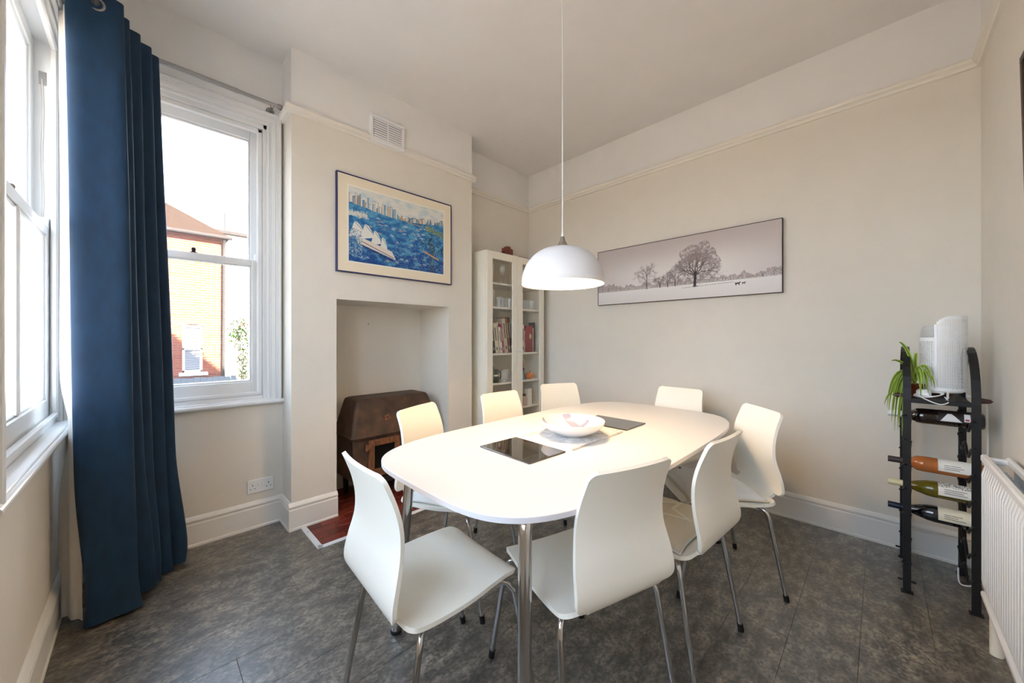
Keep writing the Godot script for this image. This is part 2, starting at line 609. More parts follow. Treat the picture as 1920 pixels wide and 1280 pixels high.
func build_trim() -> void:
	var bp := [Vector2(0, 0), Vector2(0.021, 0), Vector2(0.021, 0.012), Vector2(0.017, 0.018), Vector2(0.017, 0.128), Vector2(0.012, 0.133), Vector2(0.012, 0.138), Vector2(0.019, 0.147), Vector2(0.019, 0.153), Vector2(0.008, 0.168), Vector2(0, 0.172)]
	var runs := {
		"baseboard_left": [[Vector3(XF, 0, ZL), Vector3(0.653, 0, ZL), Vector3.BACK], [Vector3(0.653, 0, ZL), Vector3(0.653, 0, ZC), Vector3.LEFT], [Vector3(0.636, 0, ZC), Vector3(0.93, 0, ZC), Vector3.BACK], [Vector3(1.845, 0, ZC), Vector3(2.119, 0, ZC), Vector3.BACK], [Vector3(2.102, 0, ZL), Vector3(2.102, 0, ZC), Vector3.RIGHT], [Vector3(2.102, 0, ZL), Vector3(XB, 0, ZL), Vector3.BACK]],
		"baseboard_back": [[Vector3(XB, 0, ZL), Vector3(XB, 0, ZR), Vector3.LEFT]],
		"baseboard_right": [[Vector3(XF, 0, ZR), Vector3(XB, 0, ZR), Vector3.FORWARD]],
		"baseboard_front": [[Vector3(XF, 0, ZL), Vector3(XF, 0, ZR), Vector3.RIGHT]]}
	var words := {"baseboard_left": "white moulded skirting round the chimney breast", "baseboard_back": "white moulded skirting below the winter print", "baseboard_right": "white skirting behind the radiator", "baseboard_front": "cream skirting below the large window"}
	for k in runs:
		var mb := MB.new()
		for r in runs[k]:
			run_profile(mb, bp, r[0], r[1], r[2])
		tag(part(k, mb, M.trim if k != "baseboard_left" else M.rail if false else M.trim, self), words[k], "skirting", "", "structure")
	var rp := [Vector2(0, 2.632), Vector2(0.012, 2.634), Vector2(0.016, 2.648), Vector2(0.030, 2.658), Vector2(0.034, 2.670), Vector2(0.030, 2.682), Vector2(0.018, 2.685), Vector2(0, 2.685)]
	var mb2 := MB.new()
	for r in [[Vector3(0.618, 0, ZC), Vector3(2.137, 0, ZC), Vector3.BACK], [Vector3(0.653, 0, ZL + 0.03), Vector3(0.653, 0, ZC), Vector3.LEFT], [Vector3(2.102, 0, ZL), Vector3(2.102, 0, ZC), Vector3.RIGHT], [Vector3(2.102, 0, ZL), Vector3(XB, 0, ZL), Vector3.BACK], [Vector3(XB, 0, ZL), Vector3(XB, 0, ZR), Vector3.LEFT], [Vector3(XF, 0, ZR), Vector3(XB, 0, ZR), Vector3.FORWARD]]:
		run_profile(mb2, rp, r[0], r[1], r[2])
	tag(part("trim_2", mb2, M.rail, self), "cream moulded picture rail running round the room", "picture rail", "", "structure")


# a sash window built in its own axes: x along the wall, y up, z out of the room is negative; opening from -w/2 to w/2
func build_sash(called: String, label: String, at: Vector3, turn: float, w: float, y0: float, y1: float, meet: float, bar: bool, head: bool, sill_l: float, sill_r: float) -> void:
	var o := frame_node(called, label, "window")
	o.position = at
	o.rotation.y = turn
	var hw := w / 2.0
	# box frame lining the opening
	var lin := MB.new()
	lin.box(Vector3(-hw, y0, -0.24), Vector3(-hw + 0.022, y1, 0.0), 0.002)
	lin.box(Vector3(hw - 0.022, y0, -0.24), Vector3(hw, y1, 0.0), 0.002)
	lin.box(Vector3(-hw, y1 - 0.03, -0.24), Vector3(hw, y1, 0.0), 0.002)
	lin.box(Vector3(-hw, y0, -0.26), Vector3(hw, y0 + 0.045, -0.02), 0.003)
	part("frame_lining", lin, M.gloss, o)
	# staff beads in front of the lower sash
	var bead := MB.new()
	for s in [-1.0, 1.0]:
		bead.box(Vector3(minf(s * (hw - 0.022), s * (hw - 0.052)), y0 + 0.045, -0.032), Vector3(maxf(s * (hw - 0.022), s * (hw - 0.052)), y1 - 0.03, -0.010), 0.006)
	bead.box(Vector3(-hw + 0.022, y1 - 0.062, -0.032), Vector3(hw - 0.022, y1 - 0.03, -0.010), 0.006)
	bead.box(Vector3(-hw + 0.022, y0 + 0.045, -0.03), Vector3(hw - 0.022, y0 + 0.068, -0.010), 0.005)
	part("staff_bead", bead, M.gloss, o)
	# moulded architrave on the wall
	var prof := [[0.0, 0.012], [0.018, 0.016], [0.024, 0.024], [0.05, 0.026], [0.058, 0.034], [0.078, 0.036]]
	var arc := MB.new()
	for s in [-1.0, 1.0]:
		for k in prof.size() - 1:
			var a: float = s * (hw - 0.004 + prof[k][0])
			var b: float = s * (hw - 0.004 + prof[k + 1][0])
			arc.box(Vector3(minf(a, b), y0, 0), Vector3(maxf(a, b), y1 + 0.004 + prof[k][0], prof[k + 1][1]), 0.003)
	for k in prof.size() - 1:
		var e: float = hw - 0.004 + prof[k + 1][0]
		arc.box(Vector3(-e, y1 - 0.004 + prof[k][0], 0), Vector3(e, y1 - 0.004 + prof[k + 1][0], prof[k + 1][1]), 0.003)
	if head:
		arc.box(Vector3(-hw - 0.075, y1 + 0.07, 0), Vector3(hw + 0.075, y1 + 0.135, 0.022), 0.003)
	part("architrave", arc, M.gloss, o)
	var sill := MB.new()
	var nose := []
	for k in 9:
		var an := -PI / 2.0 + PI * k / 8.0
		nose.append(Vector2(0.026 + 0.014 * cos(an), y0 + 0.002 + 0.014 * sin(an)))
	nose.push_front(Vector2(-0.03, y0 - 0.012))
	nose.append(Vector2(-0.03, y0 + 0.016))
	for k in nose.size() - 1:
		var p0 := Vector3(0, nose[k].y, nose[k].x)
		var p1 := Vector3(0, nose[k + 1].y, nose[k + 1].x)
		var ou := Vector3(0, (nose[k].y + nose[k + 1].y) / 2.0 - y0 - 0.002, (nose[k].x + nose[k + 1].x) / 2.0 - 0.02)
		sill.quad(p0 + Vector3.RIGHT * sill_l, p0 + Vector3.RIGHT * sill_r, p1 + Vector3.RIGHT * sill_r, p1 + Vector3.RIGHT * sill_l, ou)
	for e in [sill_l, sill_r]:
		for k in range(1, nose.size() - 1):
			sill.flat(Vector3(e, nose[0].y, nose[0].x), Vector3(e, nose[k].y, nose[k].x), Vector3(e, nose[k + 1].y, nose[k + 1].x), Vector3(-1 if e == sill_l else 1, 0, 0))
	sill.box(Vector3(-hw - 0.07, y0 + 0.014, -0.02), Vector3(hw + 0.07, y0 + 0.022, 0.028), 0.003)
	part("window_sill", sill, M.gloss, o)
	# the two sashes
	for k in 2:
		var lower := k == 0
		var zc := -0.058 if lower else -0.104
		var b0 := y0 + 0.05 if lower else meet - 0.032
		var b1 := meet + 0.008 if lower else y1 - 0.03
		var rail_low := 0.085 if lower else 0.04
		var rail_top := 0.04 if lower else 0.062
		var e := hw - 0.026
		var st := 0.052
		var sash := MB.new()
		for s in [-1.0, 1.0]:
			sash.box(Vector3(minf(s * e, s * (e - st)), b0, zc - 0.021), Vector3(maxf(s * e, s * (e - st)), b1, zc + 0.021), 0.004)
			# glazing moulding
			sash.box(Vector3(minf(s * (e - st), s * (e - st - 0.01)), b0 + rail_low, zc - 0.012), Vector3(maxf(s * (e - st), s * (e - st - 0.01)), b1 - rail_top, zc + 0.012), 0.004)
		sash.box(Vector3(-e + st, b0, zc - 0.021), Vector3(e - st, b0 + rail_low, zc + 0.021), 0.004)
		sash.box(Vector3(-e + st, b1 - rail_top, zc - 0.021), Vector3(e - st, b1, zc + 0.021), 0.004)
		sash.box(Vector3(-e + st, b0 + rail_low, zc - 0.012), Vector3(e - st, b0 + rail_low + 0.01, zc + 0.012), 0.004)
		sash.box(Vector3(-e + st, b1 - rail_top - 0.01, zc - 0.012), Vector3(e - st, b1 - rail_top, zc + 0.012), 0.004)
		if bar:
			sash.box(Vector3(-0.014, b0 + rail_low, zc - 0.02), Vector3(0.014, b1 - rail_top, zc + 0.02), 0.006)
		var so := part("lower_sash" if lower else "upper_sash", sash, M.gloss, o)
		for side in ([-1.0, 1.0] if bar else [0.0]):
			var pane := MB.new()
			var xa := -e + st
			var xb := e - st
			if side < 0.0:
				xb = -0.014
			elif side > 0.0:
				xa = 0.014
			pane.box(Vector3(xa, b0 + rail_low, zc - 0.002), Vector3(xb, b1 - rail_top, zc + 0.002))
			part("pane", pane, M.glass, so)
		if lower:
			var lock := MB.new()
			lock.lathe([Vector2(0.0001, 0), Vector2(0.016, 0), Vector2(0.016, 0.006), Vector2(0.009, 0.009), Vector2(0.011, 0.026), Vector2(0.007, 0.032), Vector2(0.0001, 0.033)], 12, Transform3D(Basis(), Vector3(0.0, b1, zc)))
			part("sash_lock", lock, M.rubber if not bar else M.steel, so)
	# sash cords and pulleys on the jambs
	for s in [-1.0, 1.0]:
		var cord := MB.new()
		var pts := []
		for j in 9:
			pts.append(Vector3(s * (hw - 0.026), lerpf(meet + 0.05, y1 - 0.20, j / 8.0), -0.058 + 0.002 * sin(j * 1.3)))
		cord.tube(pts, 0.0035, 6)
		part("sash_cord", cord, M.lining, o)
		var pul := MB.new()
		pul.box(Vector3(minf(s * (hw - 0.022), s * (hw - 0.0245)), y1 - 0.225, -0.07), Vector3(maxf(s * (hw - 0.022), s * (hw - 0.0245)), y1 - 0.165, -0.046), 0.001)
		part("pulley_plate", pul, M.steel, o)
		var stop := MB.new()
		stop.box(Vector3(minf(s * (hw - 0.022), s * (hw - 0.058)), meet - 0.005, -0.085), Vector3(maxf(s * (hw - 0.022), s * (hw - 0.058)), meet + 0.05, -0.036), 0.003)
		part("sash_stop", stop, M.gloss, o)

func build_windows() -> void:
	build_sash("window_1", "small white sash window looking onto a brick house", Vector3(0.205, 0, ZL), 0.0, 0.72, 0.80, 2.60, 1.712, false, true, -0.46, 0.458)
	build_sash("window_2", "large white sash window at the left edge beside the curtain", Vector3(XF, 0, -2.15), PI / 2.0, 1.18, 0.80, 2.60, 1.712, true, true, -0.70, 0.66)
	build_sash("window_3", "second large sash window of the pair, nearest the camera", Vector3(XF, 0, -0.65), PI / 2.0, 1.18, 0.80, 2.60, 1.712, true, true, -0.66, 0.70)


# ---------------------------------------------------------------- outside the window
func brick_image() -> ImageTexture:
	# running bond, 4 courses of 2 bricks repeat; seen from far away
	var im := Image.create(256, 192, false, Image.FORMAT_RGB8)
	var rng := RandomNumberGenerator.new()
	rng.seed = 7
	im.fill(rgb(112, 92, 78))
	for row in 8:
		for k in 5:
			var c := rgb(98, 42, 28).lerp(rgb(114, 54, 35), rng.randf())
			var x := k * 64 - (32 if row % 2 == 1 else 0)
			im.fill_rect(Rect2i(x + 2, row * 24 + 2, 60, 20), c)
			if x < 0:
				im.fill_rect(Rect2i(x + 256 + 2, row * 24 + 2, 60, 20), c)
	return ImageTexture.create_from_image(im)

func foliage(count: int, centre: Vector3, radii: Vector3, size: float, greens: Array, sd: int) -> MB:
	var mb := MB.new()
	var rng := RandomNumberGenerator.new()
	rng.seed = sd
	for k in count:
		var d := Vector3(rng.randfn(), rng.randfn(), rng.randfn()).normalized() * pow(rng.randf(), 0.4)
		var p := centre + d * radii
		var a := Vector3(rng.randfn(), rng.randfn(), rng.randfn()).normalized()
		var b := a.cross(Vector3(rng.randfn(), rng.randfn(), rng.randfn())).normalized()
		var s := size * rng.randf_range(0.6, 1.3)
		mb.tint = greens[rng.randi() % greens.size()].srgb_to_linear()
		var nrm := a.cross(b).normalized()
		var up := nrm * s * 0.2
		mb.flat(p - a * s, p + b * s * 0.45 + up, p + a * s, nrm)
		mb.flat(p - a * s, p - b * s * 0.45 + up, p + a * s, nrm)
	return mb

func build_outside() -> void:
	var brick := mat(Color(1, 1, 1), 0.9)
	brick.albedo_texture = brick_image()
	brick.uv1_triplanar = true
	brick.uv1_world_triplanar = true
	brick.uv1_scale = Vector3(1.0 / 0.9, 1.0 / 0.6, 1.0 / 0.9)
	var tiles := tri_mat(rgb(40, 32, 28), 0.9, noise_tex(0.05, 3, [[0.0, Color(0.6, 0.58, 0.56)], [1.0, Color(1, 1, 1)]], 256, 51), Vector3(0.8, 3.0, 0.8))
	# matt outdoor surfaces: no gloss
	brick.specular_mode = BaseMaterial3D.SPECULAR_DISABLED
	tiles.specular_mode = BaseMaterial3D.SPECULAR_DISABLED
	var g := MB.new()
	g.box(Vector3(-60, -0.9, -70), Vector3(60, -0.6, 40))
	tag(part("ground", g, tri_mat(rgb(98, 92, 86), 0.95, noise_tex(0.03, 4, [[0.0, Color(0.8, 0.8, 0.8)], [1.0, Color(1, 1, 1)]], 256, 52), Vector3(0.4, 0.4, 0.4)), self), "paved ground outside the window", "ground", "", "structure")

	var h := thing("brick_house", "red brick house with tiled roof seen through the window", "house")
	var w := MB.new()
	w.box(Vector3(-7, -0.6, -21), Vector3(0.775, 4.32, -14.5))
	w.box(Vector3(1.24, -0.6, -21), Vector3(1.76, 4.32, -14.5))
	w.box(Vector3(0.775, -0.6, -21), Vector3(1.24, 0.2, -14.5))
	w.box(Vector3(0.775, 1.62, -21), Vector3(1.24, 4.32, -14.5))
	w.box(Vector3(0.775, 0.2, -21), Vector3(1.24, 1.62, -14.75))
	part("wall", w, brick, h)
	var roof := MB.new()
	var e := [Vector3(-7.3, 4.36, -14.32), Vector3(1.9, 4.36, -14.32), Vector3(1.9, 4.36, -21.2), Vector3(-7.3, 4.36, -21.2)]
	var r := [Vector3(-3.9, 6.97, -17.76), Vector3(-1.54, 6.97, -17.76)]
	roof.quad(e[0], e[1], r[1], r[0], Vector3(0, 1, 1))
	roof.quad(e[2], e[3], r[0], r[1], Vector3(0, 1, -1))
	roof.flat(e[1], e[2], r[1], Vector3(1, 1, 0))
	roof.flat(e[3], e[0], r[0], Vector3(-1, 1, 0))
	roof.quad(e[0], e[1], e[2], e[3], Vector3.DOWN)
	part("roof", roof, tiles, h)
	var gut := MB.new()
	gut.tube([Vector3(-7.3, 4.34, -14.28), Vector3(1.93, 4.32, -14.28)], 0.06, 8)
	var lead := mat(rgb(34, 32, 32), 0.9)
	lead.specular_mode = BaseMaterial3D.SPECULAR_DISABLED
	part("gutter", gut, lead, h)
	var pipe := MB.new()
	pipe.tube(arc_path([Vector3(1.74, 4.32, -14.3), Vector3(1.74, 4.1, -14.42), Vector3(1.72, -0.6, -14.42)], 0.1), 0.045, 8)
	part("drainpipe", pipe, lead, h)
	var wf := MB.new()
	for b in [[0.775, 0.835, 0.2, 1.56], [1.18, 1.24, 0.2, 1.56], [0.775, 1.24, 0.2, 0.27], [0.775, 1.24, 0.87, 0.93], [0.775, 1.24, 1.54, 1.62]]:
		wf.box(Vector3(b[0], b[2], -14.66), Vector3(b[1], b[3], -14.56), 0.006)
	var win := part("window", wf, M.gloss, h)
	var slats := MB.new()
	for k in 15:
		for q in [[0.29, 0.865], [0.94, 1.535]]:
			var y := lerpf(q[0], q[1], (k + 0.5) / 15.0)
			slats.box(Vector3(0.835, y - 0.012, -14.64), Vector3(1.18, y + 0.008, -14.625))
	part("blind", slats, mat(rgb(132, 134, 140), 0.6), win)
	var pane := MB.new()
	pane.box(Vector3(0.835, 0.27, -14.70), Vector3(1.18, 1.54, -14.69))
	part("pane", pane, mat(rgb(44, 45, 50), 0.2), win)
	var arch := MB.new()
	var pts := []
	for k in 9:
		var x := lerpf(0.72, 1.29, k / 8.0)
		pts.append(Vector3(x, 1.60 + 0.06 * (1.0 - pow((k - 4) / 4.0, 2)), -14.48))
	arch.tube(pts, 0.022, 6)
	part("window_arch", arch, mat(rgb(126, 88, 70), 0.8), win)
	var ws := MB.new()
	ws.box(Vector3(0.70, 0.11, -14.6), Vector3(1.35, 0.2, -14.36), 0.01)
	part("window_ledge", ws, M.gloss, win)

	var b2 := thing("rendered_house", "pale rendered house far behind the brick house roof", "house")
	var w2 := MB.new()
	w2.box(Vector3(1.9, -0.6, -32), Vector3(9, 6.6, -24))
	part("wall", w2, mat(rgb(226, 220, 208), 0.9), b2)
	var cop := MB.new()
	cop.box(Vector3(1.75, 6.6, -24.2), Vector3(9.1, 6.78, -23.8), 0.02)
	part("coping", cop, lead, b2)
	var ant := MB.new()
	ant.tube([Vector3(2.93, 6.7, -24), Vector3(2.93, 7.75, -24)], 0.025, 6)
	for k in 4:
		ant.tube([Vector3(2.83, 7.2 + 0.13 * k, -24), Vector3(3.05, 7.2 + 0.13 * k, -24)], 0.012, 5)
	part("aerial", ant, lead, b2)

	var fence := thing("garden_fence", "low grey board fence at the foot of the brick house", "fence")
	var brd := MB.new()
	brd.box(Vector3(0, 0, 0), Vector3(0.13, 0.72, 0.02), 0.004)
	var bm := brd.mesh()
	for k in 22:
		place("board", bm, mat(rgb(74, 82, 86), 0.85) if k == 0 else fence.get_child(0).material_override, fence, Transform3D(Basis(), Vector3(-1.1 + k * 0.138, -0.6 - 0.012 * (k % 3), -13.6)))
	var rl := MB.new()
	rl.box(Vector3(-1.1, -0.05, -13.64), Vector3(1.95, 0.02, -13.6), 0.004)
	part("rail", rl, fence.get_child(0).material_override, fence)

	var bush := thing("rose_bush", "leafy green shrub with reddish shoots beside the drainpipe", "shrub")
	var greens := [rgb(62, 94, 28), rgb(86, 118, 38), rgb(48, 74, 26), rgb(108, 128, 48), rgb(104, 46, 32)]
	var lm := mat(Color(1, 1, 1), 0.6)
	lm.vertex_color_use_as_albedo = true
	lm.specular_mode = BaseMaterial3D.SPECULAR_DISABLED
	lm.backlight_enabled = true
	lm.backlight = Color(0.16, 0.2, 0.06)
	var fo := foliage(420, Vector3(1.33, 1.30, -9.0), Vector3(0.20, 0.34, 0.22), 0.035, greens, 5)
	var fo2 := foliage(240, Vector3(1.40, 0.72, -9.0), Vector3(0.13, 0.38, 0.2), 0.035, [rgb(104, 112, 44), rgb(76, 90, 38), rgb(122, 120, 62)], 6)
	var a := part("foliage", fo, lm, bush)
	a.set_meta("kind", "stuff")
	var a2 := part("foliage", fo2, lm, bush)
	a2.set_meta("kind", "stuff")
	var st := MB.new()
	for k in 4:
		st.tube(smooth_line([Vector3(1.38 + 0.03 * k, -0.62, -9.0), Vector3(1.36 + 0.02 * k, 0.5, -9.02 + 0.02 * k), Vector3(1.25 + 0.06 * k, 1.45, -9.0)], 5), 0.012, 6, 0.004)
	part("stem", st, mat(rgb(84, 66, 46), 0.9), bush)
	var ivy := thing("tall_conifer", "tall dark green conifer just inside the right pane edge", "tree")
	var iv := part("foliage", foliage(460, Vector3(1.98, 1.9, -11.0), Vector3(0.20, 1.55, 0.3), 0.05, [rgb(48, 72, 30), rgb(66, 92, 38), rgb(38, 58, 26)], 8), lm, ivy)
	iv.set_meta("kind", "stuff")
	var tr := MB.new()
	tr.tube([Vector3(2.0, -0.62, -11.0), Vector3(1.98, 3.0, -11.0)], 0.05, 7, 0.015)
	part("trunk", tr, mat(rgb(84, 66, 46), 0.9), ivy)


# ---------------------------------------------------------------- hearth and stove
func build_hearth() -> void:
	var h := thing("hearth", "red quarry tile hearth edged with a white strip", "hearth")
	var bed := MB.new()
	bed.box(Vector3(0.73, -0.08, -3.085), Vector3(2.04, -0.003, -2.305))
	part("mortar_bed", bed, M.grout, h)
	var rng := RandomNumberGenerator.new()
	rng.seed = 4
	var tw := 0.148
	var td := 0.075
	var mb := MB.new()
	mb.box(Vector3(0.0012, -0.006, 0.0012), Vector3(tw - 0.0012, 0.002, td - 0.0012), 0.0012)
	var half := MB.new()
	half.box(Vector3(0.0012, -0.006, 0.0012), Vector3(tw / 2 - 0.0012, 0.002, td - 0.0012), 0.0012)
	var full_me := mb.mesh()
	var half_me := half.mesh()
	var row := 0
	var z := -2.309 - td
	while z > -3.09:
		var x := 0.735
		var x_end := 2.035
		if z < ZC - 0.03:
			x = 0.93
			x_end = 1.845
		if row % 2 == 1:
			place("tile", half_me, M["quarry%d" % (rng.randi() % 4)], h, Transform3D(Basis(), Vector3(x, rng.randf_range(-0.0006, 0.0006), z)))
			x += tw / 2
		while x + tw < x_end + 0.02:
			place("tile", full_me, M["quarry%d" % (rng.randi() % 4)], h, Transform3D(Basis(), Vector3(x, rng.randf_range(-0.0006, 0.0006), z)))
			x += tw
		if x_end - x > tw / 2 - 0.005:
			place("tile", half_me, M["quarry%d" % (rng.randi() % 4)], h, Transform3D(Basis(), Vector3(x, 0, z)))
		z -= td
		row += 1
	var strip := MB.new()
	strip.box(Vector3(0.702, -0.01, -2.62), Vector3(0.734, 0.005, -2.277), 0.002)
	strip.box(Vector3(0.702, -0.01, -2.308), Vector3(2.062, 0.005, -2.277), 0.002)
	strip.box(Vector3(2.032, -0.01, -2.62), Vector3(2.062, 0.005, -2.277), 0.002)
	part("edge_strip", strip, M.gloss, h)
	var scr := MB.new()
	for p in [Vector3(0.718, 0.0048, -2.52), Vector3(0.718, 0.0048, -2.31), Vector3(1.22, 0.0048, -2.292), Vector3(1.6, 0.0048, -2.292)]:
		scr.lathe([Vector2(0.005, 0), Vector2(0.004, 0.0008), Vector2(0.0001, 0.001)], 8, Transform3D(Basis(), p))
	part("screw", scr, M.steel, h)

	# the cast-iron stove
	var s := thing("wood_stove", "rusty brown cast iron wood stove in the fireplace recess", "stove")
	var zf := -2.675
	var zb := -3.0
	var x0 := 1.05
	var x1 := 1.79
	var rr := func(xa: float, xb: float, y: float, za: float, zz: float, rad: float) -> Array:
		var out := []
		for q in [[xb, zz, 0.0], [xa, zz, PI / 2], [xa, za, PI], [xb, za, -PI / 2]]:
			var cx: float = q[0] + (rad if q[0] == xa else -rad)
			var cz: float = q[1] + (-rad if q[1] == zz else rad)
			for k in 4:
				var w: float = q[2] + PI / 2 * k / 3.0
				out.append(Vector3(cx + rad * cos(w), y, cz + rad * sin(w)))
		return out
	var hood := MB.new()
	hood.loft([rr.call(x0 - 0.01, x1 + 0.01, 0.478, zb - 0.02, zf + 0.015, 0.02), rr.call(x0 - 0.012, x1 + 0.012, 0.488, zb - 0.02, zf + 0.018, 0.02), rr.call(x0 - 0.008, x1 + 0.008, 0.498, zb - 0.02, zf + 0.012, 0.02), rr.call(x0 + 0.045, x1 - 0.085, 0.735, zb + 0.03, zf - 0.035, 0.03), rr.call(x0 + 0.052, x1 - 0.092, 0.750, zb + 0.04, zf - 0.048, 0.03), rr.call(x0 + 0.066, x1 - 0.105, 0.756, zb + 0.05, zf - 0.065, 0.03)])
	var ho := part("hood", hood, M.iron, s)
	var bad := MB.new()
	var bc := Vector3(1.325, 0.60, zf - 0.008)
	for k in 5:
		var w := TAU * k / 5.0
		bad.lathe([Vector2(0.0001, -0.006), Vector2(0.012, -0.004), Vector2(0.012, 0.0), Vector2(0.006, 0.006), Vector2(0.0001, 0.007)], 10, Transform3D(Basis(Vector3.RIGHT, PI / 2 - 0.15), bc + Vector3(cos(w) * 0.017, sin(w) * 0.017, 0)))
	part("emblem", bad, M.rust, ho)
	var body := MB.new()
	body.box(Vector3(x0 + 0.012, 0.155, zb), Vector3(x1 - 0.012, 0.48, zf - 0.01), 0.008)
	part("firebox", body, M.iron, s)
	var ledge := MB.new()
	ledge.box(Vector3(x0 + 0.10, 0.125, zb), Vector3(x1 - 0.10, 0.165, zf + 0.035), 0.006)
	part("ash_lip", ledge, M.iron_dark, s)
	for dx in [0.06, 0.68]:
		for dz in [-0.05, -0.28]:
			var leg := MB.new()
			leg.tube([Vector3(x0 + dx, 0.16, zf + dz), Vector3(x0 + dx, 0.02, zf + dz + 0.01), Vector3(x0 + dx, 0.003, zf + dz + 0.01)], 0.022, 8, 0.016)
			part("leg", leg, M.iron_dark, s)
	# two doors with glass, hinged at the outer sides
	for side in [0, 1]:
		var a := 1.172 if side == 0 else 1.425
		var b := 1.418 if side == 0 else 1.671
		var d := MB.new()
		var y0 := 0.175
		var y1 := 0.452
		var zd := zf - 0.012
		var fr := [[a, a + 0.042, y0, y1], [b - 0.042, b, y0, y1], [a + 0.042, b - 0.042, y0, y0 + 0.06], [a + 0.042, b - 0.042, y1 - 0.045, y1]]
		for q in fr:
			d.box(Vector3(q[0], q[2], zd), Vector3(q[1], q[3], zd + 0.026), 0.004)
		var dd := part("door", d, M.rust, s)
		var gl := MB.new()
		gl.box(Vector3(a + 0.04, y0 + 0.055, zd + 0.006), Vector3(b - 0.04, y1 - 0.04, zd + 0.012))
		part("door_glass", gl, M.sooty, dd)
		var hx := a if side == 0 else b
		for hy in [0.225, 0.405]:
			var hg := MB.new()
			hg.tube([Vector3(hx - 0.016 * (1 if side == 0 else -1), hy - 0.022, zd + 0.022), Vector3(hx - 0.016 * (1 if side == 0 else -1), hy + 0.022, zd + 0.022)], 0.012, 8)
			hg.box(Vector3(hx - 0.022, hy - 0.014, zd + 0.004), Vector3(hx + 0.022, hy + 0.014, zd + 0.03), 0.003)
			part("hinge", hg, M.rust, dd)
	# fire tool with a small disc foot standing in front of the stove
	var tool := thing("candle_stand", "small tarnished metal candle stand on the red hearth tiles", "candle stand", Vector3(1.19, 0.003, -2.52))
	var ft := MB.new()
	ft.lathe([Vector2(0.0001, 0), Vector2(0.034, 0), Vector2(0.033, 0.004), Vector2(0.012, 0.010), Vector2(0.004, 0.02)], 18)
	part("foot", ft, M.steel, tool)
	var stem := MB.new()
	stem.tube([Vector3(0, 0.01, 0), Vector3(-0.012, 0.06, 0.0), Vector3(0, 0.13, 0)], 0.0035, 7)
	part("stem", stem, M.steel, tool)
	var cup := MB.new()
	cup.lathe([Vector2(0.004, 0.125), Vector2(0.028, 0.132), Vector2(0.031, 0.146), Vector2(0.029, 0.146), Vector2(0.026, 0.135), Vector2(0.0001, 0.132)], 18)
	part("cup", cup, M.chrome, tool)


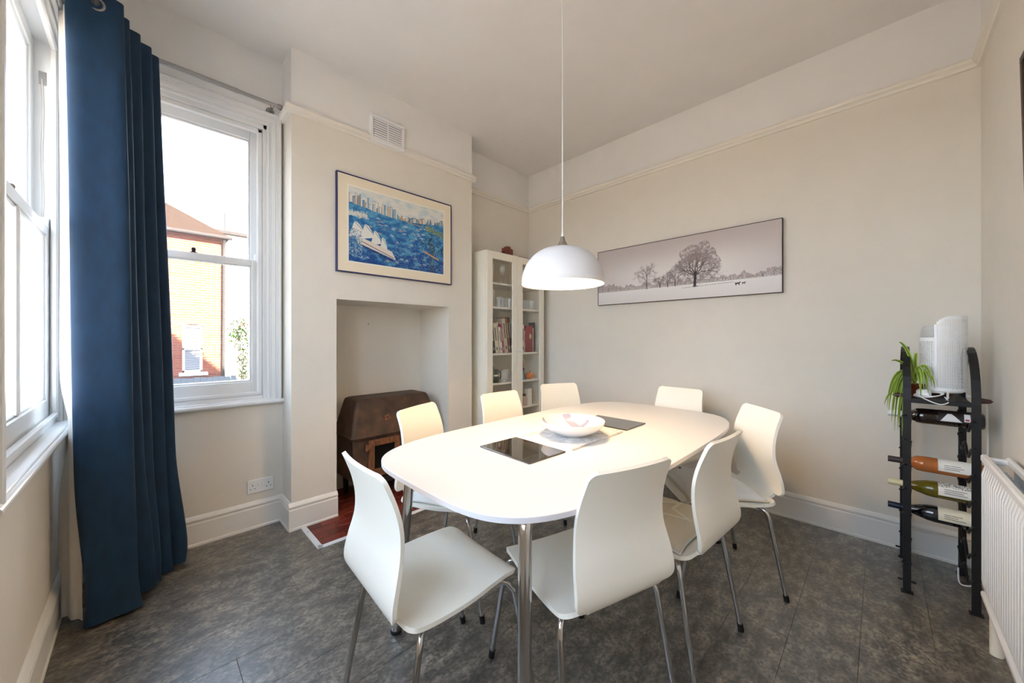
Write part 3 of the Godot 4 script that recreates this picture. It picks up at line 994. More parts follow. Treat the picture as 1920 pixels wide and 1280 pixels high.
# ---------------------------------------------------------------- curtains and poles
func build_curtains() -> void:
	var rng := RandomNumberGenerator.new()
	rng.seed = 9
	var cur := thing("velvet_curtain", "dark blue velvet eyelet curtain gathered in the corner", "curtain")
	# fold line seen from above, at the top and at the hem: (x, z)
	var top := [Vector2(-0.205, -2.372), Vector2(-0.232, -2.345), Vector2(-0.20, -2.330), Vector2(-0.140, -2.336), Vector2(-0.082, -2.342), Vector2(-0.070, -2.362), Vector2(-0.115, -2.385), Vector2(-0.19, -2.40), Vector2(-0.192, -2.425), Vector2(-0.10, -2.43), Vector2(-0.054, -2.445), Vector2(-0.075, -2.468), Vector2(-0.19, -2.485), Vector2(-0.185, -2.505), Vector2(-0.06, -2.51), Vector2(-0.017, -2.525), Vector2(-0.05, -2.55), Vector2(-0.17, -2.56), Vector2(-0.15, -2.582), Vector2(-0.02, -2.585), Vector2(0.022, -2.60), Vector2(-0.02, -2.625), Vector2(-0.12, -2.635), Vector2(-0.10, -2.655), Vector2(0.02, -2.652), Vector2(0.05, -2.668), Vector2(0.02, -2.69), Vector2(-0.05, -2.70)]
	var hem := [Vector2(-0.150, -2.372), Vector2(-0.181, -2.345), Vector2(-0.170, -2.322), Vector2(-0.095, -2.326), Vector2(-0.022, -2.330), Vector2(-0.006, -2.352), Vector2(-0.06, -2.40), Vector2(-0.15, -2.41), Vector2(-0.15, -2.44), Vector2(-0.04, -2.445), Vector2(0.026, -2.462), Vector2(0.016, -2.485), Vector2(-0.10, -2.505), Vector2(-0.10, -2.53), Vector2(0.0, -2.50), Vector2(0.052, -2.508), Vector2(0.03, -2.54), Vector2(-0.08, -2.575), Vector2(-0.06, -2.60), Vector2(0.05, -2.575), Vector2(0.105, -2.58), Vector2(0.09, -2.61), Vector2(0.0, -2.64), Vector2(0.02, -2.66), Vector2(0.12, -2.632), Vector2(0.158, -2.645), Vector2(0.13, -2.68), Vector2(0.05, -2.70)]
	var tl := smooth_line(top, 4)
	var hl := smooth_line(hem, 4)
	var rows := 46
	var p := []
	for i in tl.size():
		var col := []
		for j in rows + 1:
			var w := float(j) / rows           # 0 top, 1 hem
			var y := lerpf(2.675, 0.012, w)
			var e := clampf(w * 0.75 + 0.25 * smoothstep(0.75, 1.0, w), 0.0, 1.0)
			var q: Vector2 = tl[i].lerp(hl[i], e)
			var s := float(i) / tl.size()
			q += Vector2(sin(s * 40.0 + w * 5.0), cos(s * 33.0 + w * 4.0)) * 0.004 * smoothstep(0.05, 0.5, w)
			# soft breaks in the cloth where it meets the floor
			var br := smoothstep(0.78, 0.97, w) * (1.0 - smoothstep(0.97, 1.0, w))
			q += Vector2(0.012 * sin(s * 21.0 + 1.0), 0.012 * cos(s * 17.0)) * br
			col.append(Vector3(q.x, y, q.y))
		p.append(col)
	var mb := MB.new()
	mb.sheet(p, 0.0035)
	part("velvet_panel", mb, M.velvet, cur)
	# cream lining hanging behind the leading edge
	var ll := smooth_line([Vector2(-0.196, -2.362), Vector2(-0.214, -2.385), Vector2(-0.232, -2.405), Vector2(-0.230, -2.43), Vector2(-0.248, -2.452), Vector2(-0.258, -2.48), Vector2(-0.235, -2.51), Vector2(-0.212, -2.54)], 5)
	var lp := []
	for i in ll.size():
		var col := []
		for j in rows + 1:
			var w := float(j) / rows
			var y := lerpf(2.60, 0.03, w)
			var x: float = ll[i].x + 0.003 * sin(i * 0.5 + w * 6.0) + (lerpf(-0.006, 0.012, w) if i < 14 else 0.0)
			# held off the wall by the sill, then falling back
			var hold := exp(-pow((y - 0.80) / 0.16, 2.0))
			x = lerpf(x, maxf(x, -0.229), hold)
			x = maxf(x, -0.252 if y < 0.2 else -0.268)
			col.append(Vector3(x, y, ll[i].y + (0.0 if y > 0.1 else 0.004 * sin(i))))
		lp.append(col)
	var lm := MB.new()
	lm.sheet(lp, 0.0025)
	part("lining", lm, M.lining, cur)
	# steel eyelets where the pole passes through the folds
	for q in [[Vector3(-0.150, 2.622, -2.337), 0.0], [Vector3(-0.14, 2.622, -2.428), 0.15], [Vector3(-0.13, 2.622, -2.508), 0.15], [Vector3(-0.11, 2.622, -2.583), 0.1]]:
		var ring := MB.new()
		var pts := []
		for k in 20:
			var an := TAU * k / 20.0
			pts.append(Vector3(cos(an) * 0.027, sin(an) * 0.027, 0))
		ring.tube(pts, 0.0055, 8, -1.0, true)
		var o := place("eyelet", ring.mesh(), M.steel, cur, Transform3D(Basis(Vector3.UP, q[1]), q[0]))
		o.set_meta("label", "steel ring eyelet")
	# poles
	var pole := thing("curtain_pole", "brushed steel curtain pole above the small window", "curtain pole")
	var rod := MB.new()
	rod.tube([Vector3(-0.235, 2.706, -2.745), Vector3(0.612, 2.706, -2.745)], 0.0105, 12)
	rod.tube([Vector3(-0.1, 2.706, -2.745), Vector3(0.4, 2.706, -2.745)], 0.0125, 12)
	part("rod", rod, M.steel, pole)
	var cap := MB.new()
	cap.lathe([Vector2(0.0001, 0), Vector2(0.016, 0), Vector2(0.016, 0.022), Vector2(0.013, 0.025), Vector2(0.0001, 0.026)], 14, Transform3D(Basis(Vector3.BACK, -PI / 2), Vector3(0.605, 2.706, -2.745)))
	part("end_cap", cap, M.steel, pole)
	for x in [0.575, -0.2]:
		var br := MB.new()
		br.lathe([Vector2(0.0001, 0), Vector2(0.024, 0), Vector2(0.024, 0.006), Vector2(0.010, 0.010), Vector2(0.007, 0.02), Vector2(0.007, 0.058)], 14, Transform3D(Basis(Vector3.RIGHT, PI / 2), Vector3(x, 2.686, -2.81)))
		br.tube([Vector3(x, 2.686, -2.752), Vector3(x, 2.700, -2.745)], 0.008, 8)
		part("bracket", br, M.steel, pole)
	var pole2 := thing("curtain_pole", "steel curtain pole threaded through the blue curtain eyelets", "curtain pole")
	var rod2 := MB.new()
	rod2.tube([Vector3(-0.148, 2.622, -2.70), Vector3(-0.148, 2.622, -1.30)], 0.0125, 12)
	part("rod", rod2, M.steel, pole2)
	for z in [-2.69, -1.42]:
		var br2 := MB.new()
		br2.lathe([Vector2(0.0001, 0), Vector2(0.024, 0), Vector2(0.024, 0.006), Vector2(0.010, 0.010), Vector2(0.007, 0.02), Vector2(0.007, 0.10)], 14, Transform3D(Basis(Vector3.BACK, -PI / 2), Vector3(XF + 0.02, 2.622, z)))
		part("bracket", br2, M.steel, pole2)


# ---------------------------------------------------------------- table and chairs
func build_table() -> void:
	var c := Vector3(1.572, 0, -1.050)
	var t := thing("dining_table", "large white rounded dining table with chrome tube legs", "table", c)
	var ring := func(y: float, inset: float) -> Array:
		var out := []
		for k in 96:
			var w := TAU * k / 96.0
			# barrel-shaped top: superellipse with gently bowed sides
			var e := 2.0 / 4.2
			out.append(Vector3(signf(cos(w)) * pow(absf(cos(w)), e) * (0.960 - inset), y, signf(sin(w)) * pow(absf(sin(w)), e) * (0.500 - inset)))
		return out
	var top := MB.new()
	top.loft([ring.call(0.7385, 0.0006), ring.call(0.740, 0.0022)], false, true)
	part("table_top", top, M.white_board, t)
	var band := MB.new()
	band.loft([ring.call(0.7215, 0.003), ring.call(0.723, 0.0004), ring.call(0.7385, 0.0004)], true, true)
	part("edge_band", band, M.edge_band, t)
	var fr := MB.new()
	for s in [-1.0, 1.0]:
		fr.box(Vector3(-0.70, 0.694, s * 0.24 - 0.014), Vector3(0.70, 0.7215, s * 0.24 + 0.014), 0.003)
		fr.box(Vector3(s * 0.66 - 0.014, 0.694, -0.30), Vector3(s * 0.66 + 0.014, 0.7215, 0.30), 0.003)
	part("under_frame", fr, M.steel, t)
	for sx in [-1.0, 1.0]:
		for sz in [-1.0, 1.0]:
			var leg := MB.new()
			var pts := arc_path([Vector3(sx * 0.66, 0.701, sz * 0.27), Vector3(sx * 0.792, 0.701, sz * 0.322), Vector3(sx * 0.838, 0.004, sz * 0.362)], 0.075, 7)
			leg.tube(pts, 0.0205, 14)
			var lo := part("leg", leg, M.chrome, t)
			var ft := MB.new()
			ft.lathe([Vector2(0.0001, 0), Vector2(0.022, 0), Vector2(0.022, 0.012), Vector2(0.0207, 0.014)], 14, Transform3D(Basis(), Vector3(sx * 0.838, 0, sz * 0.362)))
			part("foot", ft, M.rubber, lo)

	var mm := MB.new()
	mm.box(Vector3(-0.107, 0, -0.15), Vector3(0.107, 0.006, 0.15), 0.0012)
	for q in [[Vector3(1.127, 0.7402, -1.070), -0.04, "dark glass place mat nearest the left end of table"], [Vector3(1.842, 0.7402, -1.062), 0.0, "dark glass place mat beyond the white bowl"]]:
		var o := place("glass_mat", mm.mesh(), M.dark_glass, self, Transform3D(Basis(Vector3.UP, q[1]), q[0]))
		tag(o, q[2], "place mat", "dark glass mats on the table")
	var marble := tri_mat(rgb(240, 236, 230), 0.25, noise_tex(0.012, 5, [[0.0, Color(0.78, 0.79, 0.82)], [0.42, Color(0.96, 0.96, 0.96)], [0.5, Color(0.86, 0.87, 0.89)], [0.58, Color(1, 1, 1)], [1.0, Color(1, 1, 1)]], 512, 61), Vector3(1.6, 1.6, 1.6))
	var mb := MB.new()
	mb.box(Vector3(-0.213, 0, -0.15), Vector3(0.213, 0.010, 0.15), 0.0015)
	tag(place("marble_board", mb.mesh(), marble, self, Transform3D(Basis(Vector3.UP, 0.0), Vector3(1.477, 0.7402, -1.060))), "pale marble board under the white bowl", "board")
	# wide bowl, white with faint brush strokes inside
	var im := Image.create(512, 512, false, Image.FORMAT_RGB8)
	im.fill(rgb(244, 240, 232))
	for q in [[[0.43, 0.36], [0.47, 0.44], [0.55, 0.49], [0.62, 0.50], rgb(160, 160, 184), 16], [[0.60, 0.38], [0.585, 0.44], [0.56, 0.52], [0.53, 0.56], rgb(168, 166, 188), 18], [[0.38, 0.55], [0.40, 0.60], [0.45, 0.62], [0.5, 0.64], rgb(228, 196, 180), 8], [[0.66, 0.52], [0.64, 0.58], [0.60, 0.62], [0.55, 0.64], rgb(176, 206, 220), 22], [[0.36, 0.42], [0.39, 0.46], [0.38, 0.50], [0.36, 0.53], rgb(232, 216, 160), 18]]:
		for k in 60:
			var w := k / 59.0
			var pa := Vector2(q[0][0], q[0][1]).bezier_interpolate(Vector2(q[1][0], q[1][1]), Vector2(q[2][0], q[2][1]), Vector2(q[3][0], q[3][1]), w)
			var r: int = q[5] / 2
			im.fill_rect(Rect2i(int(pa.x * 512) - r, int(pa.y * 512) - r / 2, r * 2, r), q[4])
	var bm := mat(rgb(240, 238, 234), 0.18)
	bm.albedo_texture = ImageTexture.create_from_image(im)
	var bo := thing("bowl", "wide white ceramic bowl with faint brush strokes inside", "bowl", Vector3(1.455, 0.7504, -1.045))
	var outer := MB.new()
	outer.lathe([Vector2(0.0001, 0.001), Vector2(0.062, 0.0), Vector2(0.066, 0.003), Vector2(0.09, 0.012), Vector2(0.125, 0.030), Vector2(0.145, 0.050), Vector2(0.152, 0.068), Vector2(0.1505, 0.070), Vector2(0.148, 0.069)], 48)
	part("body", outer, mat(rgb(236, 233, 230), 0.2), bo)
	var inner := MB.new()
	inner.lathe([Vector2(0.148, 0.069), Vector2(0.139, 0.051), Vector2(0.119, 0.034), Vector2(0.085, 0.019), Vector2(0.05, 0.012), Vector2(0.0001, 0.010)], 48)
	part("painted_inside", inner, bm, bo)

# half width of the chair shell along its length, with rounded corners and the neck between seat and back
func round_end(d: float, r: float, full: float) -> float:
	if d >= r:
		return full
	return full - r + sqrt(maxf(r * r - (r - d) * (r - d), 0.0))

func make_chair() -> Node3D:
	var t := thing("dining_chair", "", "chair")
	var prof := smooth_line([Vector2(-0.206, 0.410), Vector2(-0.194, 0.424), Vector2(-0.160, 0.435), Vector2(-0.09, 0.434), Vector2(0.0, 0.427), Vector2(0.08, 0.424), Vector2(0.14, 0.426), Vector2(0.182, 0.433), Vector2(0.212, 0.446), Vector2(0.231, 0.472), Vector2(0.235, 0.508), Vector2(0.227, 0.565), Vector2(0.217, 0.63), Vector2(0.219, 0.69), Vector2(0.232, 0.755), Vector2(0.250, 0.807), Vector2(0.268, 0.849)], 8)
	# arc length
	var al := [0.0]
	for k in range(1, prof.size()):
		al.append(al[k - 1] + prof[k].distance_to(prof[k - 1]))
	var total: float = al[al.size() - 1]
	var at_len := func(s: float) -> Vector2:
		for k in range(1, prof.size()):
			if al[k] >= s:
				return prof[k - 1].lerp(prof[k], (s - al[k - 1]) / maxf(al[k] - al[k - 1], 1e-6))
		return prof[prof.size() - 1]
	# where the seat ends and the back begins, along the bend
	var s_seat := 0.0
	var s_back := 0.0
	for k in prof.size():
		if prof[k].x <= 0.203 and prof[k].y < 0.49:
			s_seat = al[k]
		if prof[k].y <= 0.468:
			s_back = al[k]
	var s_mid := (s_seat + s_back) / 2.0
	var width := func(s: float) -> float:
		if s <= s_mid:
			var w := lerpf(0.190, 0.206, smoothstep(0.0, 0.25, s))
			w = round_end(s, 0.055, w)
			if s > s_seat - 0.04:
				w = minf(w, maxf(0.140, round_end(s_seat - s, 0.032, 0.206) if s < s_seat else 0.0))
			return w
		var d := s - s_back
		var h := clampf((s - s_back) / (total - s_back), 0.0, 1.0)
		var wb := lerpf(0.190, 0.160, smoothstep(0.05, 1.0, h)) - 0.005 * exp(-pow((h - 0.45) / 0.15, 2))
		wb = minf(wb, round_end(total - s, 0.026, wb))
		if d < 0.03:
			wb = minf(wb, maxf(0.140, round_end(d, 0.028, 0.190) if d > 0.0 else 0.0))
		return wb
	var cols := 14
	var build := func(sa: float, sb: float) -> MB:
		var ss := []
		var steps := 64
		for k in steps + 1:
			# more samples near the rounded ends
			var w := float(k) / steps
			w = 0.5 - 0.5 * cos(PI * w)
			w = lerpf(w, 0.5 - 0.5 * cos(PI * w), 0.5)
			ss.append(lerpf(sa, sb, w))
		var p := []
		for s in ss:
			var q: Vector2 = at_len.call(s)
			var hw: float = width.call(s)
			var h := clampf((s - s_back) / (total - s_back), 0.0, 1.0)
			var row := []
			for j in cols + 1:
				var u := lerpf(-1.0, 1.0, float(j) / cols)
				var x := u * hw
				var bow := x * x / (0.19 * 0.19)
				row.append(Vector3(x, q.y + (0.006 * bow * (1.0 - h) if s < s_mid else 0.0), q.x - (0.019 * bow * smoothstep(0.05, 0.7, h) if s >= s_mid else 0.0)))
			p.append(row)
		var mb := MB.new()
		mb.sheet(p, 0.0125)
		return mb
	part("seat", build.call(0.0, s_mid), M.shell, t)
	part("backrest", build.call(s_mid, total), M.shell, t)
	# chrome tube legs bent out from under the seat
	var fr := MB.new()
	fr.box(Vector3(-0.075, 0.398, -0.11), Vector3(0.075, 0.410, 0.12), 0.003)
	fr.tube([Vector3(0.115, 0.410, 0.115), Vector3(-0.115, 0.410, -0.10)], 0.009, 8)
	fr.tube([Vector3(-0.115, 0.410, 0.115), Vector3(0.115, 0.410, -0.10)], 0.009, 8)
	part("under_frame", fr, M.chrome, t)
	for s in [-1.0, 1.0]:
		for f in [0, 1]:
			var pts: Array
			if f == 0:
				pts = [Vector3(s * 0.10, 0.410, -0.09), Vector3(s * 0.192, 0.410, -0.168), Vector3(s * 0.214, 0.012, -0.250)]
			else:
				pts = [Vector3(s * 0.10, 0.410, 0.095), Vector3(s * 0.192, 0.410, 0.162), Vector3(s * 0.216, 0.012, 0.232)]
			var leg := MB.new()
			leg.tube(arc_path(pts, 0.048, 7), 0.0092, 10)
			var lo := part("leg", leg, M.chrome, t)
			var tip := MB.new()
			var e: Vector3 = pts[2]
			var d: Vector3 = (pts[2] - pts[1]).normalized()
			tip.tube([e - d * 0.018, e + d * 0.004, Vector3(e.x, 0.001, e.z) + d * Vector3(0.006, 0, 0.006)], 0.0115, 10)
			part("foot_cap", tip, M.rubber, lo)
	return t

func make_cushion(called: String, label: String, at: Vector3, turn: float, size: Vector2, high: float, m: Material, piping: Material, star := false) -> void:
	var o := thing(called, label, "cushion", at, turn, "seat cushions on the dining chairs")
	var top := []
	var low := []
	var nn := 26
	var rng := RandomNumberGenerator.new()
	rng.seed = hash(label)
	var ph := rng.randf() * 6.0
	for i in nn + 1:
		var a := []
		var b := []
		for j in nn + 1:
			var u := lerpf(-1.0, 1.0, float(i) / nn)
			var v := lerpf(-1.0, 1.0, float(j) / nn)
			# pinched corners, domed top, gathered edge
			var inn := 1.0 - 0.10 * (1.0 - pow(absf(v), 3.0)) * pow(absf(u), 6.0)
			var inm := 1.0 - 0.10 * (1.0 - pow(absf(u), 3.0)) * pow(absf(v), 6.0)
			var f := pow(maxf((1.0 - pow(absf(u), 2.6)) * (1.0 - pow(absf(v), 2.6)), 0.0), 0.42)
			var crease := 0.004 * sin(u * 17.0 + ph) * pow(absf(v), 3.0) + 0.004 * sin(v * 15.0 + ph) * pow(absf(u), 3.0) + 0.003 * sin(u * 3.0 + v * 4.0 + ph)
			var x := u * size.x * inn
			var z := v * size.y * inm
			var base := 0.012
			a.append(Vector3(x, base + f * (high - base) + crease * f, z))
			b.append(Vector3(x, base - f * (base - 0.001), z))
		top.append(a); low.append(b)
	var mb := MB.new()
	mb.grid(top, false, flip_up(mb.grid_normals(top), 1.0))
	mb.grid(low, false, flip_up(mb.grid_normals(low), -1.0))
	var body := part("cover", mb, m, o)
	var rim := []
	for i in nn:
		rim.append(top[i][0])
	for j in nn:
		rim.append(top[nn][j])
	for i in nn:
		rim.append(top[nn - i][nn])
	for j in nn:
		rim.append(top[0][nn - j])
	var pm := MB.new()
	pm.tube(rim, 0.0042, 6, -1.0, true)
	part("piping", pm, piping, o)
	if star:
		# pale appliqué star bands following the cushion top
		var sm := MB.new()
		var at_top := func(x: float, z: float) -> Vector3:
			var u := clampf(x / size.x, -0.99, 0.99)
			var v := clampf(z / size.y, -0.99, 0.99)
			var f := pow(maxf((1.0 - pow(absf(u), 2.6)) * (1.0 - pow(absf(v), 2.6)), 0.0), 0.42)
			var crease := 0.004 * sin(u * 17.0 + ph) * pow(absf(v), 3.0) + 0.004 * sin(v * 15.0 + ph) * pow(absf(u), 3.0) + 0.003 * sin(u * 3.0 + v * 4.0 + ph)
			return Vector3(x, 0.0135 + f * (high - 0.012) + crease * f, z)
		var pts := []
		for k in 10:
			var w := TAU * k / 10.0 + 0.3
			var r := 0.150 if k % 2 == 0 else 0.068
			pts.append(Vector2(cos(w), sin(w)) * r)
		for k in 10:
			var p0: Vector2 = pts[k]
			var p1: Vector2 = pts[(k + 1) % 10]
			for q in 6:
				var a0 := p0.lerp(p1, q / 6.0)
				var a1 := p0.lerp(p1, (q + 1) / 6.0)
				sm.quad(at_top.call(a0.x, a0.y), at_top.call(a1.x, a1.y), at_top.call(a1.x * 0.76, a1.y * 0.76), at_top.call(a0.x * 0.76, a0.y * 0.76), Vector3.UP)
		part("star_applique", sm, M.ivory, body)

func flip_up(g: Array, s: float) -> Array:
	for row in g:
		for j in row.size():
			if row[j].y * s < 0.0:
				row[j] = -row[j]
	return g

func build_chairs() -> void:
	var proto := make_chair()
	var spots := [
		[0.698, -1.057, -93.1, "white shell chair at the left end, its seat toward the table"],
		[1.064, -0.742, -17.1, "white shell chair in the foreground, seen from behind, nearest the camera"],
		[1.548, -0.656, -4.3, "white shell chair behind the foreground one, holding the star cushion"],
		[2.094, -0.622, 42.0, "white shell chair turned at the far right corner of table, plain cream cushion"],
		[1.121, -1.510, 202.2, "white shell chair in front of the stove, with white cushion"],
		[1.671, -1.551, 178.2, "white shell chair in front of the glass cabinet's left door"],
		[2.233, -1.587, 155.5, "white shell chair in front of the glass cabinet's right door"],
		[2.507, -1.042, 87.1, "white shell chair at the far end, back to the cream wall"]]
	for k in spots.size():
		var o: Node3D = proto
		if k > 0:
			o = proto.duplicate()
			o.name = numbered("dining_chair")
			add_child(o)
		o.position = Vector3(spots[k][0], 0, spots[k][1])
		o.rotation.y = deg_to_rad(spots[k][2])
		tag(o, spots[k][3], "chair", "white chairs around the dining table")
	var on := func(k: int, dx: float, dz: float) -> Vector3:
		return Vector3(spots[k][0], 0.4345, spots[k][1]) + Basis(Vector3.UP, deg_to_rad(spots[k][2])) * Vector3(dx, 0, dz)
	make_cushion("seat_cushion", "white cushion with piped edge on the chair before the stove", on.call(4, 0.0, -0.01), deg_to_rad(202.2), Vector2(0.200, 0.180), 0.082, M.linen, M.linen)
	make_cushion("seat_cushion", "cream cushion with a pale star on the second foreground chair", on.call(2, 0.0, -0.015), deg_to_rad(-4.3), Vector2(0.195, 0.185), 0.058, M.cream, M.linen, true)
	make_cushion("seat_cushion", "plain cream cushion on the chair at the far right corner", on.call(3, 0.0, -0.015), deg_to_rad(42.0), Vector2(0.195, 0.18), 0.058, M.linen, M.cream)


# ---------------------------------------------------------------- pendant lamp
func build_pendant() -> void:
	var at := Vector3(1.47, 0, -1.117)
	var p := thing("pendant_lamp", "white dome pendant lamp lit above the table", "lamp", at)
	var shade := MB.new()
	var outer := []
	var inner := []
	var rad := 0.204
	for k in 17:
		var w := PI / 2.0 * k / 16.0
		var r := rad * pow(cos(w), 0.82)
		var y := 1.483 + 0.182 * sin(w)
		if k == 0:
			outer.append(Vector2(rad - 0.003, 1.478))
		if r > 0.028:
			outer.append(Vector2(r, y))
			inner.push_front(Vector2(r - 0.003, y - 0.003))
	outer.append(Vector2(0.0281, 1.664))
	inner.push_front(Vector2(0.0279, 1.660))
	var all := outer + inner
	all.append(Vector2(rad - 0.003, 1.478))
	shade.lathe(all, 64)
	part("shade", shade, mat(rgb(230, 229, 228), 0.5), p)
	var cone := MB.new()
	cone.lathe([Vector2(0.043, 1.658), Vector2(0.034, 1.666), Vector2(0.021, 1.680), Vector2(0.013, 1.697), Vector2(0.0085, 1.716), Vector2(0.0001, 1.717)], 28)
	part("cone_cap", cone, mat(rgb(176, 169, 160), 0.38, 1.0), p)
	var grip := MB.new()
	grip.lathe([Vector2(0.0055, 1.715), Vector2(0.0055, 1.728), Vector2(0.0025, 1.738)], 12)
	part("cord_grip", grip, M.white_plastic, p)
	var cord := MB.new()
	cord.tube([Vector3(0, 1.73, 0), Vector3(0, 3.03, 0)], 0.0028, 8)
	part("cord", cord, M.white_plastic, p)
	var rose := MB.new()
	rose.lathe([Vector2(0.004, 3.02), Vector2(0.03, 3.022), Vector2(0.05, 3.035), Vector2(0.052, CEIL)], 24)
	part("ceiling_rose", rose, M.white_plastic, p)
	var holder := MB.new()
	holder.lathe([Vector2(0.0001, 1.60), Vector2(0.016, 1.60), Vector2(0.018, 1.605), Vector2(0.018, 1.66)], 16)
	part("lamp_holder", holder, M.white_plastic, p)
	var glow := mat(rgb(255, 244, 224), 0.5)
	glow.emission_enabled = true
	glow.emission = Color(1.0, 0.86, 0.66)
	glow.emission_energy_multiplier = 1.2
	var bulb := MB.new()
	var bp := []
	for k in 13:
		var w := -PI / 2.0 + PI * 0.86 * k / 12.0
		bp.append(Vector2(maxf(0.03 * cos(w), 0.0001), 1.565 + 0.03 * sin(w)))
	bp.append(Vector2(0.013, 1.602))
	bulb.lathe(bp, 20)
	part("bulb", bulb, glow, p)
	var l := OmniLight3D.new()
	l.name = "pendant_light"
	l.light_color = Color(1.0, 0.84, 0.64)
	l.light_energy = 0.04
	l.light_size = 0.028
	l.omni_range = 12.0
	l.omni_attenuation = 2.0
	l.shadow_enabled = true
	l.position = Vector3(0, 1.565, 0)
	p.add_child(l)


# ---------------------------------------------------------------- glass cabinet and what stands in it
func build_cabinet() -> void:
	var x0 := 2.192
	var x1 := 2.992
	var zf := -2.535       # front of the carcass
	var zb := -2.805
	var c := thing("glass_cabinet", "tall white cabinet with two glazed doors in the alcove", "cabinet")
	var b := MB.new()
	b.box(Vector3(x0, 0.0, zb), Vector3(x0 + 0.02, 2.02, zf), 0.001)
	b.box(Vector3(x1 - 0.02, 0.0, zb), Vector3(x1, 2.02, zf), 0.001)
	b.box(Vector3(x0 + 0.02, 2.0, zb), Vector3(x1 - 0.02, 2.02, zf), 0.001)
	b.box(Vector3(x0 + 0.02, 0.07, zb), Vector3(x1 - 0.02, 0.09, zf), 0.001)
	b.box(Vector3(x0 + 0.02, 0.0, zf - 0.02), Vector3(x1 - 0.02, 0.07, zf - 0.005), 0.001)
	part("carcass", b, M.cabinet, c)
	var back := MB.new()
	back.box(Vector3(x0 + 0.02, 0.07, zb - 0.004), Vector3(x1 - 0.02, 2.0, zb))
	part("back_panel", back, M.cabinet_back, c)
	var levels := [1.738, 1.51, 1.07, 0.79, 0.528, 0.30]
	for y in levels:
		var s := MB.new()
		s.box(Vector3(x0 + 0.021, y - 0.018, zb + 0.002), Vector3(x1 - 0.021, y, zf - 0.012), 0.001)
		part("shelf", s, M.cabinet, c)
	for k in 2:
		var a := x0 + 0.002 if k == 0 else x0 + 0.402
		var e := a + 0.396
		var st := 0.068
		var d := MB.new()
		var z0 := zf + 0.002
		var z1 := zf + 0.020
		d.box(Vector3(a, 0.08, z0), Vector3(a + st, 2.016, z1), 0.0015)
		d.box(Vector3(e - st, 0.08, z0), Vector3(e, 2.016, z1), 0.0015)
		d.box(Vector3(a + st, 2.016 - st, z0), Vector3(e - st, 2.016, z1), 0.0015)
		d.box(Vector3(a + st, 0.08, z0), Vector3(e - st, 0.08 + st, z1), 0.0015)
		var dd := part("door", d, M.cabinet, c)
		var g := MB.new()
		g.box(Vector3(a + st - 0.004, 0.08 + st - 0.004, zf + 0.009), Vector3(e - st + 0.004, 2.016 - st + 0.004, zf + 0.012))
		part("door_glass", g, M.thin_glass, dd)
		var kn := MB.new()
		kn.lathe([Vector2(0.004, 0), Vector2(0.004, 0.012), Vector2(0.010, 0.016), Vector2(0.010, 0.022), Vector2(0.0001, 0.024)], 14, Transform3D(Basis(Vector3.RIGHT, PI / 2), Vector3(e - 0.025 if k == 0 else a + 0.025, 1.085, z1)))
		part("knob", kn, M.gloss, dd)

	# wine glasses on the top shelf
	var wine := [Vector2(0.0001, 0), Vector2(0.032, 0), Vector2(0.031, 0.002), Vector2(0.005, 0.008), Vector2(0.0035, 0.02), Vector2(0.0035, 0.085), Vector2(0.010, 0.095), Vector2(0.029, 0.118), Vector2(0.033, 0.142), Vector2(0.026, 0.185), Vector2(0.0248, 0.185), Vector2(0.0315, 0.142), Vector2(0.0275, 0.119), Vector2(0.009, 0.098), Vector2(0.0001, 0.096)]
	var tumbler := [Vector2(0.0001, 0), Vector2(0.030, 0), Vector2(0.034, 0.095), Vector2(0.0325, 0.095), Vector2(0.029, 0.006), Vector2(0.0001, 0.005)]
	var highball := [Vector2(0.0001, 0), Vector2(0.027, 0), Vector2(0.030, 0.15), Vector2(0.0285, 0.15), Vector2(0.0255, 0.006), Vector2(0.0001, 0.005)]
	var glass_item := func(called: String, prof: Array, p: Vector3, label: String, category: String, group: String) -> void:
		var mb := MB.new()
		mb.lathe(prof, 20)
		tag(place(called, mb.mesh(), M.clear, self, Transform3D(Basis(), p)), label, category, group)
	for q in [[2.30, -2.60, "leftmost"], [2.375, -2.66, "second from left"], [2.455, -2.60, "third from left"], [2.52, -2.67, "rightmost"]]:
		glass_item.call("wine_glass", wine, Vector3(q[0], 1.7381, q[1]), "clear stemmed wine glass, %s behind the cabinet's left door" % q[2], "glass", "wine glasses on the top left shelf")
	glass_item.call("tall_glass", highball, Vector3(2.325, 1.5101, -2.60), "tallest clear glass on the second left shelf", "glass", "")
	for q in [[2.40, -2.58, "front left"], [2.47, -2.60, "front middle"], [2.54, -2.58, "front right"], [2.29, -2.68, "back"]]:
		glass_item.call("tumbler", tumbler, Vector3(q[0], 1.5101, q[1]), "short clear tumbler, the %s one on the second left shelf" % q[2], "glass", "tumblers on the second left shelf")
	for q in [[2.70, -2.59, "front left"], [2.785, -2.60, "front middle"], [2.865, -2.59, "front right"], [2.74, -2.68, "back"]]:
		glass_item.call("tumbler", tumbler, Vector3(q[0], 1.5101, q[1]), "short clear tumbler, the %s one on the second right shelf" % q[2], "glass", "tumblers on the second right shelf")

	# books: [x, thick, tall, deep, lean, cover, label]
	var y := 1.0703
